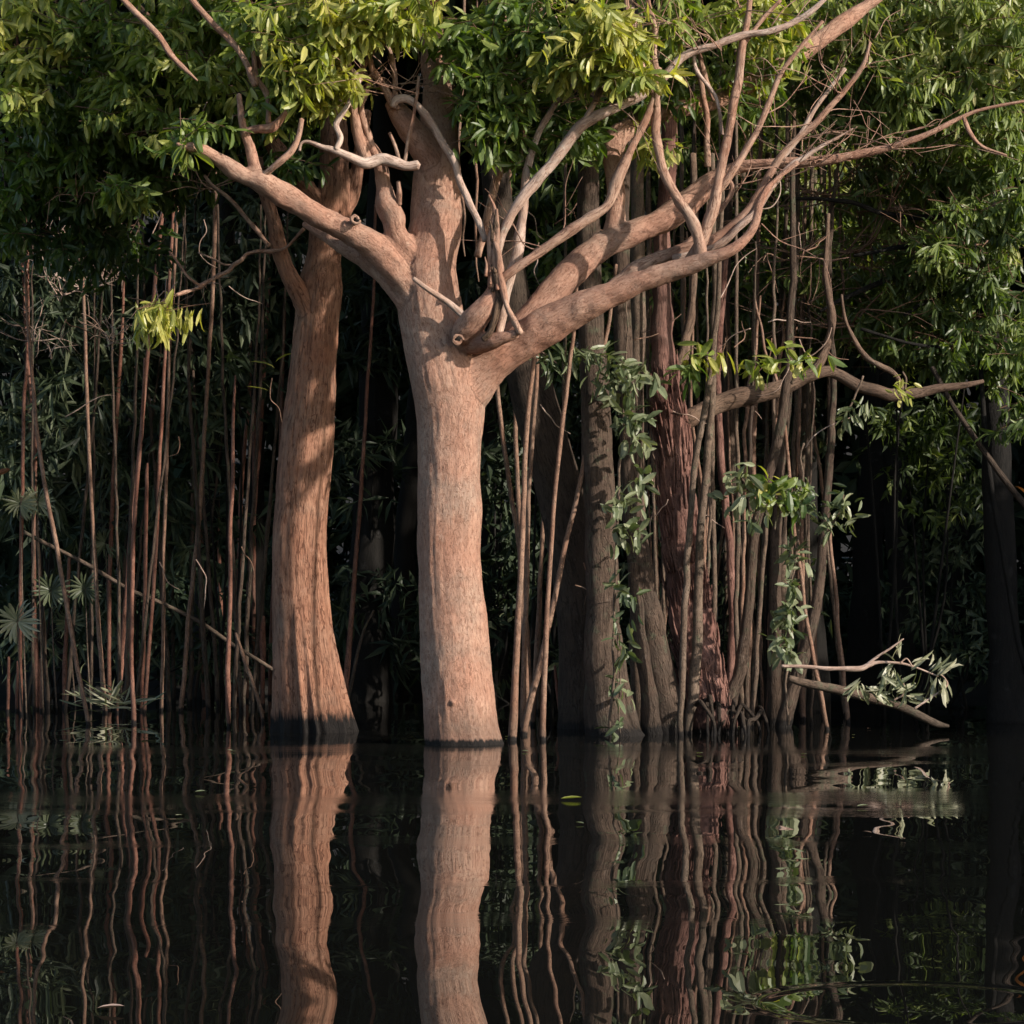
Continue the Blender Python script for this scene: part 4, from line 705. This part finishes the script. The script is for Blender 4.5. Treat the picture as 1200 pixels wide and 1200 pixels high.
# tangled roots at the foot of the shaggy tree, and drifting leaf litter
for i in range(16):
    x = rng.uniform(775, 900); y = rng.uniform(820, 846); dx = rng.normal(0, 22); k = rng.uniform(-.25, .25)
    branch(sh, M['dark'], 26.9, [(x, y, 3.2, k), (x+dx*.3, y-4+rng.normal(0, 5), 3, k-.1), (x+dx*.8, y+12, 2.4, k-.2), (x+dx, 868, 2, k-.25)], name='root', sides=6, jit=.015)
for i in range(26):
    X = rng.uniform(-3.6, 3.8); Y = rng.uniform(11, 29) if i % 2 else rng.uniform(23, 28.5); mb = MB(); a = rng.uniform(0, 6.3)
    leaves(mb, np.array([[X, Y, .009]]), np.array([[math.cos(a), math.sin(a), .02]]), .06, .026, rng.uniform(.2, .9), 0, curl=-.04, roll=.05)
    o = mb.build('drifting_leaf', M['leafP'] if i % 3 else M['stub'], None, False); tag(o, 'tiny drifting leaf fragment on the dark water', 'leaf', 'tiny leaf fragments drifting on the water')

# ------------------------------------------------------------------ fallen branches at the right
fb = thing('fallen_branch', at(938, 800, 26.8), 'pale fallen branch with pinkish fork and drooping feathery leaves above the water', 'branch')
for p in [[(916, 780, 2.4), (940, 781, 2.6), (975, 783, 3), (1005, 784, 4), (1018, 779, 3.6), (1030, 776, 2), (1055, 777, 1.6), (1075, 783, 1.4), (1100, 792, 1.2)],
          [(1016, 778, 2.2), (1030, 768, 1.8), (1046, 758, 1.5), (1060, 749, 1)], [(1055, 777, 1.2), (1062, 772, 1), (1068, 780, 1)],
          [(1072, 830, 1.6), (1090, 818, 1.4), (1109, 804, 1.4), (1108, 796, 1), (1102, 790, 1)], [(1048, 820, 1.2), (1060, 812, 1.2), (1058, 795, 1)]]:
    branch(fb, M['dead'], 26.2, p, sides=7, name='twig', jit=.006)
mb = MB(); ps = []; ds = []
for x, y, dx, dy, n in [(1049, 775, .15, .9, 3), (1054, 770, .3, 1, 2), (1070, 782, .8, .6, 4), (1076, 783, .1, -1, 2), (1088, 788, .8, .7, 4), (1098, 792, .6, .4, 4), (1096, 795, .1, -1, 4), (1105, 795, .2, -.9, 3), (1090, 790, 0, -1, 2), (1048, 785, .1, -1, 5), (1056, 800, .1, -1, 4), (1052, 812, .6, .1, 4), (1030, 800, .6, .5, 8), (1012, 805, .7, -.4, 8), (1010, 800, -.6, -.5, 6), (1035, 790, .5, -.6, 6), (1024, 812, .9, -.5, 6), (1060, 818, .8, -.1, 4)]:
    for k in range(n):
        ps.append(at(x+rng.normal(0, 3), y+rng.normal(0, 3), 26.2+rng.normal(0, .05))); ds.append([dx+rng.normal(0, .25), rng.normal(0, .3), dy+rng.normal(0, .25)])
leaves(mb, np.array(ps), np.array(ds), .21, .036, .6, .25, True, curl=.35, roll=.7, r0=1.3); mb.build('foliage', M['leafP'], fb, smooth=False)
stem([(925, 795, 4), (945, 801, 5), (980, 808, 5.8), (1020, 818, 5.8), (1055, 828, 5.2), (1080, 840, 5), (1098, 848, 4.4), (1112, 851, 2)], 27.0, M['grey'], 'brown fallen pole slanting down into the water under the pale branch', None, name='fallen_pole', cat='fallen pole', sides=10)

# ------------------------------------------------------------------ right background, leaning poles
stem([(1092, 430, 3), (1120, 480, 3), (1150, 525, 3.4), (1180, 565, 3.8), (1215, 612, 4), (1260, 690, 4)], 28.2, M['dark'], 'dark grey pole slanting down to the right edge in front of the shaded trunk', None, name='leaning_pole', cat='pole')
stem([(1202, 782, 4), (1194, 755, 3.6), (1184, 700, 3.4), (1172, 630, 3.2), (1160, 560, 3.2), (1152, 480, 3), (1148, 400, 2.6), (1140, 250, 2)], 28.4, M['far'], 'thin dark stem with reddish foot near the right edge', None)
mb = MB(); leaves(mb, at(1204, 582, 27.8)[None], np.array([[-.55, -.1, .8]]), .14, .06, .5, 0)
M['redleaf'] = leaf_mat('dead red leaf', [(0, (.17, .06, .04)), (1, (.24, .11, .07))]); o = mb.build('dead_leaf', M['redleaf'], None, False); tag(o, 'single dead red leaf lit at the right edge beside the slanting grey pole', 'leaf')
mb = MB(); leaves(mb, at(-6, 558, 28.0)[None], np.array([[.9, -.1, .5]]), .14, .06, .9, 0); o = mb.build('dead_leaf', M['redleaf'], None, False); tag(o, 'single pale orange leaf tip at the left edge at mid height', 'leaf')
# yellow leaves near slim tree
for px, py, dx, dz, lab in [(292, 424, 1, .05, 'upper flat yellow leaf beside the red stems left of the slim tree'), (288, 453, 1, -.03, 'lower flat yellow leaf beside the red stems left of the slim tree'), (322, 425, .8, .8, 'yellow leaf tilted up next to the slim tree')]:
    mb = MB(); leaves(mb, at(px, py, 27.9)[None], np.array([[dx, -.1, dz]]), .22, .05, .9, 0, roll=.2); o = mb.build('yellow_leaf', M['leafA'], None, False); tag(o, lab, 'leaf')

# ------------------------------------------------------------------ hanging vines, tendrils, dead brush
GV = 'thin vines hanging at the right below the crown'
for i, (x, y1) in enumerate([(968, 420), (986, 400), (1006, 360), (1024, 340), (560, 330), (541, 300)]):
    d = rng.uniform(28.5, 30); p = [(x+rng.uniform(-6, 6), y, r) for y, r in ((-80, 2), (60, 2), (200, 1.9), (y1-60, 1.7), (y1, 1.))]
    P, Rr = ppath(p, d); mb = MB(); tube(mb, P, Rr, sides=6, n_per=8, rough=.05, jit=.02)
    o = mb.build('hanging_vine', M['tan'], None); tag(o, '%s from the left of the thin straight vines hanging from the canopy' % ORD[{560: 1, 541: 0, 968: 2, 986: 3, 1006: 4, 1024: 5}[x]], 'vine', GV)
for i in range(46):
    d = rng.uniform(26.2, 27.8) if i < 34 else rng.uniform(29.5, 31)
    x = rng.uniform(590, 990) if i < 34 else rng.uniform(20, 320); y = rng.uniform(230, 700); th = rng.uniform(-1.2, 1.2) if i % 2 else rng.uniform(1.2, 1.9); l = rng.uniform(25, 80)
    p = [(x, y)]; 
    for k in range(5):
        th += rng.normal(0, .35); p.append((p[-1][0]+math.cos(th)*l/5, p[-1][1]+math.sin(th)*l/5))
    P = np.array([at(a, b, d+.03*k) for k, (a, b) in enumerate(p)]); mb = MB(); tube(mb, P, np.array([.006, .006, .0055, .005, .004, .002]), sides=5, n_per=5, rough=.1, jit=.006)
    o = mb.build('tendril', M['dead'] if i % 3 else M['tan'], None)
    tag(o, 'thin pale curling tendril tangled among the %s' % ('stems of the right hand thicket' if i < 34 else 'reddish left hand stems'), 'tendril', 'tendrils among the right hand thicket' if i < 34 else 'tendrils among the left hand stems')
db = thing('dead_brush', at(95, 340, 30.2), 'tangle of pale dead twigs under the dark hanging foliage at upper left', 'brush')
twigs(db, 30.2, [(95, 335, 0), (75, 345, 0), (100, 310, 0), (85, 300, .2), (120, 330, 0), (60, 420, 0), (40, 400, 0), (130, 400, .1)], M['dead'], 60, L=(.25, .6), up=1.0, r0=.007)
twigs(rt, 28.6, [(1000, 240, 0), (960, 232, 0), (1040, 250, -.3), (1060, 290, 0), (1000, 300, 0), (940, 300, 0), (1060, 320, 0), (1120, 285, 0), (1000, 380, 0), (1100, 405, 0), (920, 240, 0), (1080, 180, -.3)], M['tan'], 95, L=(.5, 1.4), up=.1, r0=.011)

# ------------------------------------------------------------------ floating leaves
def floater(px, py, L, mat, lab, ang, tint=.9):
    d = dof(py); p = at(px, py, d); p[2] = .012; mb = MB()
    leaves(mb, p[None], np.array([[math.cos(ang), math.sin(ang), .02]]), L, L*.5, tint, 0, curl=-.04, roll=.05, sv=.01)
    o = mb.build('floating_leaf', mat, None, False); tag(o, lab, 'leaf')
floater(657, 938, .13, M['leafA'], 'yellow leaf floating on the water right of the stout tree reflection', 0.1)
floater(228, 930, .07, M['leafV'], 'tiny pale leaf floating among the left stem reflections', 0.1)
floater(113, 1186, .085, M['dead'], 'pinkish leaf floating in the lower left corner', 0.0)
floater(1004, 947, .07, M['leafV'], 'small pale leaf floating below the fallen branch', 0.2)
floater(268, 831, .1, M['leafV'], 'pale leaf floating by the foot of the left stems', 0.1)

# ------------------------------------------------------------------ undergrowth shrubs and far forest
def shrub(label, blobs, D, mat, L, W, per, tint, group, droop=.4, base=None):
    x0 = blobs[0][0]; b = at(x0, 690, D); b[2] = 0
    t = thing('understory_shrub', b, label, 'shrub', group)
    mb = MB(); lf = MB()
    for (x, y, rx, ry, n) in blobs:
        tube(mb, np.array([b+rng.normal(0, .1, 3)*[1, 1, 0], (b+at(x, y, D))/2+rng.normal(0, .1, 3), at(x, y, D)]), np.array([.02, .014, .006]), sides=6, n_per=4)
        sprigs(lf, blob(x, y, rx, ry, D, .7, n), tint=tint, L=L, W=W, per=per, spread=.2, droop=droop, fine=False, tv=.22)
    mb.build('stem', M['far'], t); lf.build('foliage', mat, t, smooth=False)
GU = 'shrubs of the shaded undergrowth'
shrub('dim strap leaved shrub filling the left edge below the hanging foliage', [(40, 360, 90, 70, 60), (60, 480, 80, 60, 40), (30, 560, 50, 60, 26)], 32.5, M['leafU'], .34, .05, 14, .45, GU)
shrub('dim strap leaved shrub behind the tall tan stems', [(150, 380, 80, 80, 50), (150, 520, 60, 80, 26), (170, 620, 60, 60, 14)], 33.2, M['leafU'], .34, .05, 14, .4, GU)
shrub('leafy shrub behind the left limb of the stout tree', [(270, 300, 80, 80, 60), (260, 420, 60, 70, 36), (240, 500, 50, 60, 20)], 33, M['leafU'], .24, .06, 14, .45, GU)
shrub('sparse dark shrub in the gap between the two big trees', [(440, 380, 60, 60, 30), (430, 540, 60, 80, 16), (450, 720, 60, 70, 16)], 34.5, M['leafU'], .3, .05, 14, .25, GU)
shrub('dark shrub right of the stout trunk behind the tan stems', [(590, 520, 40, 60, 24), (580, 640, 40, 80, 22), (590, 330, 60, 60, 30), (585, 760, 40, 60, 12)], 34, M['leafU'], .22, .06, 14, .3, GU)
shrub('broad leaved shrub glimpsed between the crossing pale branches', [(640, 330, 60, 70, 44), (660, 230, 70, 60, 40), (700, 420, 70, 40, 34)], 31.2, M['leafR'], .2, .06, 12, .22, GU)
shrub('light leaved shrub behind the right hand limbs', [(780, 200, 80, 60, 50), (790, 330, 70, 50, 40), (800, 400, 60, 30, 24), (760, 440, 60, 40, 24)], 30.6, M['leafR'], .19, .045, 12, .35, GU)
shrub('leafy shrub high behind the thicket stems', [(900, 320, 70, 50, 46), (880, 390, 60, 40, 30), (950, 390, 60, 40, 30), (920, 250, 70, 50, 46)], 30.4, M['leafR'], .19, .045, 12, .35, GU)
shrub('dense green shrub under the reaching limb at the right', [(1090, 500, 80, 40, 46), (1110, 560, 70, 50, 40), (1060, 500, 40, 30, 10)], 31.5, M['leafR'], .16, .045, 12, .18, GU)
shrub('dim speckled shrub low at the right of the dark hollow', [(1120, 640, 60, 50, 30), (1110, 700, 70, 50, 20), (1140, 760, 60, 50, 14)], 32.5, M['leafU'], .15, .045, 12, .5, GU)
shrub('green shrub filling the space above the reaching limb', [(1050, 390, 80, 40, 60), (1140, 380, 70, 50, 60), (1000, 340, 60, 50, 50), (1080, 300, 100, 50, 70)], 29.8, M['leafR'], .17, .045, 12, .5, GU)
shrub('bright foliage mass behind the top of the right limbs', [(820, 130, 80, 60, 60), (900, 160, 80, 60, 60), (980, 220, 80, 60, 60), (760, 60, 80, 60, 50), (950, 20, 90, 40, 50), (700, 160, 60, 50, 40)], 31., M['leafR'], .18, .045, 12, .68, GU)
shrub('dim leafy shrub low behind the thicket stems', [(780, 560, 60, 70, 26), (870, 560, 60, 80, 28), (930, 500, 50, 60, 20), (850, 700, 70, 80, 26), (940, 700, 40, 80, 14), (800, 780, 60, 40, 12)], 30.8, M['leafU'], .17, .05, 10, .5, GU)
shrub('dim leafy shrub between the dark leaning trunk and the thicket', [(660, 480, 50, 60, 20), (640, 640, 40, 80, 12), (750, 650, 30, 90, 14), (670, 760, 50, 50, 10)], 31.5, M['leafU'], .17, .05, 10, .45, GU)
shrub('low broad leaved shrub at the bank behind the left stems', [(60, 740, 70, 60, 18), (150, 730, 70, 70, 20), (240, 640, 60, 80, 20), (260, 760, 50, 50, 12), (100, 640, 70, 60, 18)], 33.6, M['leafU'], .3, .05, 10, .5, GU)
# low dark fringe along the bank
lf = MB(); n = 1300
x = rng.uniform(-13, 13, n); y = 36.4+rng.uniform(0, 3.5, n); z = rng.uniform(.1, 1.3, n)**1.3
sprigs(lf, np.column_stack([x, y, z]), tint=.35, L=.4, W=.06, per=9, spread=.2, droop=.3, fine=False, tv=.25)
o = lf.build('bank_undergrowth', M['leafD'], None, False); tag(o, kind='stuff', label='low dark undergrowth along the shaded bank', cat='undergrowth')
# far forest mass
lf = MB(); n = 15000
y = rng.uniform(40, 56, n); x = rng.uniform(-1, 1, n)*(y*.30+6); z = rng.uniform(0, 15, n)
sprigs(lf, np.column_stack([x, y, z]), tint=.4, L=.5, W=.16, per=8, spread=.35, droop=.4, fine=False, tv=.25)
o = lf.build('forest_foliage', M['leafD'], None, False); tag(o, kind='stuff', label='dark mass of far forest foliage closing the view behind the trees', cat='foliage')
# background trees
def crown_mesh(seed, n=1500, R=(3.4, 3.4, 2.6)):
    lf = MB(); u = rng.normal(0, 1, (n, 3)); u /= np.linalg.norm(u, axis=1)[:, None]; u *= rng.uniform(.1, 1, (n, 1))**(1/2.2)
    u = u*np.array(R)*(1+.25*noise(u*2.3+seed)[:, None])
    sprigs(lf, u, tint=.45, L=.34, W=.11, per=9, spread=.3, droop=.4, fine=False, tv=.25); return lf.mesh('crown', smooth=False)
CM = [crown_mesh(s) for s in (1, 5, 9)]
for m_ in CM: m_.materials.append(M['leafU'])
GB = 'dark trunks of the background forest'
bgt = [(430, 34.5, 24), (462, 36.5, 12), (955, 31.5, 15), (1010, 36, 17), (1062, 34.5, 13), (75, 36, 8), (125, 37, 10), (235, 36, 11), (300, 37.5, 10), (585, 36.5, 12), (650, 38, 14), (760, 36, 12), (850, 37, 14), (1130, 38, 14), (-90, 35, 12), (1300, 34, 14), (-260, 36, 14), (1460, 36, 14), (20, 43, 14), (180, 44, 14), (360, 43, 14), (520, 45, 16), (700, 44, 14), (900, 45, 14), (1090, 44, 16), (1250, 43, 14), (-120, 44, 14)]
vis = sorted([b for b in bgt if 0 < b[0] < 1200], key=lambda b: b[0])
for i, (px, d, r) in enumerate(bgt):
    b = at(px, 690, d); b[2] = 0; rr = r*d/F; hgt = rng.uniform(9.5, 12.5)
    k = vis.index((px, d, r)) if (px, d, r) in vis else -1
    lab = ('dark forest trunk number %d counted from the left deep in the background shade' % (k+1)) if k >= 0 else ('forest tree beyond the %s edge of the view, %s of its row' % ('left' if px < 0 else 'right', 'near' if d < 35.5 else ('middle' if d < 40 else 'far')))
    if k >= 0:
        lab = '%s background trunk from the left in the deep shade of the forest' % (ORD[k] if k < 20 else ['twenty first', 'twenty second', 'twenty third', 'twenty fourth'][k-20])
    t = thing('background_tree', b, lab, 'tree', GB)
    lean = rng.normal(0, .35, 2)
    P = np.array([b+[0, 0, -.3], b+[lean[0]*.1, 0, .6], b+[lean[0]*.4, lean[1]*.3, 3], b+[lean[0], lean[1], 7], b+[lean[0]*1.3, lean[1]*1.2, hgt]])
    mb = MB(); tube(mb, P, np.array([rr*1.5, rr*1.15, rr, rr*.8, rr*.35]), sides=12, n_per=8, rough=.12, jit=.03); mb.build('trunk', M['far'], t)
    c = bpy.data.objects.new('crown', CM[i % 3]); C.objects.link(c); c.parent = t['e']
    zc = (10.4 if d < 40 else 11.5)+rng.uniform(-.3, .6); c.location = (lean[0], (31.2-b[1]+rng.uniform(-.8, 1.2)) if d < 37.2 else lean[1], zc); c.rotation_euler = (0, 0, rng.uniform(0, 6.28)); s = rng.uniform(.95, 1.2); c.scale = (s, s, s)  # nearer crowns are set forward above the view to shade the forest

# bushy trees added unseen beyond the right edge keep the low sun off the forest behind
WM = crown_mesh(3, 2600, (2.2, 3.0, 5.2)); WM.materials.append(M['leafU'])
for i, (x, y) in enumerate([(11.0, 30.4), (11.2, 34.6), (11.4, 39.2), (12, 44), (13, 49)]):
    t = thing('shade_tree', (x, y, 0), 'bushy shade tree added unseen beyond the right edge, %s from the water' % ORD[i], 'tree', 'bushy trees added for shade on the right')
    mb = MB(); tube(mb, np.array([(x, y, -.3), (x+.1, y, 2), (x, y+.2, 5), (x, y, 8.6)]), np.array([.22, .17, .12, .05]), sides=10); mb.build('trunk', M['far'], t)
    c = bpy.data.objects.new('crown', WM); C.objects.link(c); c.parent = t['e']; c.location = (0, 0, 4.6); c.rotation_euler = (0, 0, (i % 2)*math.pi)

x, y = 9.9, 25.5; t = thing('shade_tree', (x, y, 0), 'low bushy shade tree added unseen beyond the right edge, nearest the camera', 'tree', 'bushy trees added for shade on the right')  # low crown added to keep the sun off the right edge trunk
mb = MB(); tube(mb, np.array([(x, y, -.3), (x+.1, y, 1), (x, y+.1, 2.5), (x, y, 4)]), np.array([.12, .1, .07, .03]), sides=10); mb.build('trunk', M['far'], t)
c = bpy.data.objects.new('crown', WM); C.objects.link(c); c.parent = t['e']; c.location = (0, 0, 2.3); c.scale = (.6, .66, .5)

# ------------------------------------------------------------------ light, sky, camera
EL, AZ = math.radians(24), math.radians(57)
sd = Vector((math.sin(AZ)*math.cos(EL), -math.cos(AZ)*math.cos(EL), math.sin(EL)))
L = bpy.data.lights.new('sun', 'SUN'); L.energy = 5.0; L.angle = math.radians(.9); L.color = (1., .90, .79)
so = bpy.data.objects.new('sun', L); so.rotation_euler = sd.to_track_quat('Z', 'Y').to_euler(); so.location = (10, -10, 20); C.objects.link(so)
w = bpy.data.worlds.new('World'); sc.world = w; w.use_nodes = True; nt = w.node_tree; nt.nodes.clear()
sky = nt.nodes.new('ShaderNodeTexSky'); sky.sky_type = 'NISHITA'; sky.sun_disc = False; sky.sun_elevation = EL; sky.sun_rotation = math.atan2(sd.x, sd.y)
bg = nt.nodes.new('ShaderNodeBackground'); bg.inputs[1].default_value = .15; ow = nt.nodes.new('ShaderNodeOutputWorld')
nt.links.new(sky.outputs[0], bg.inputs[0]); nt.links.new(bg.outputs[0], ow.inputs[0])
cam = bpy.data.cameras.new('camera'); cam.sensor_width = 36; cam.lens = 36*F/1200; cam.shift_y = 90/1200; cam.clip_start = .1; cam.clip_end = 600
co = bpy.data.objects.new('camera', cam); co.location = (0, 0, H); co.rotation_euler = (math.pi/2, 0, 0); C.objects.link(co); sc.camera = co
sc.view_settings.view_transform = 'Standard'; sc.view_settings.look = 'None'; sc.view_settings.exposure = .42; sc.view_settings.gamma = 1
sc.cycles.max_bounces = 6; sc.cycles.diffuse_bounces = 3; sc.cycles.glossy_bounces = 3; sc.cycles.transmission_bounces = 3
sc.cycles.caustics_reflective = False; sc.cycles.caustics_refractive = False
try: sc.cycles.use_denoising = True; sc.cycles.denoiser = 'OPENIMAGEDENOISE'
except Exception: pass
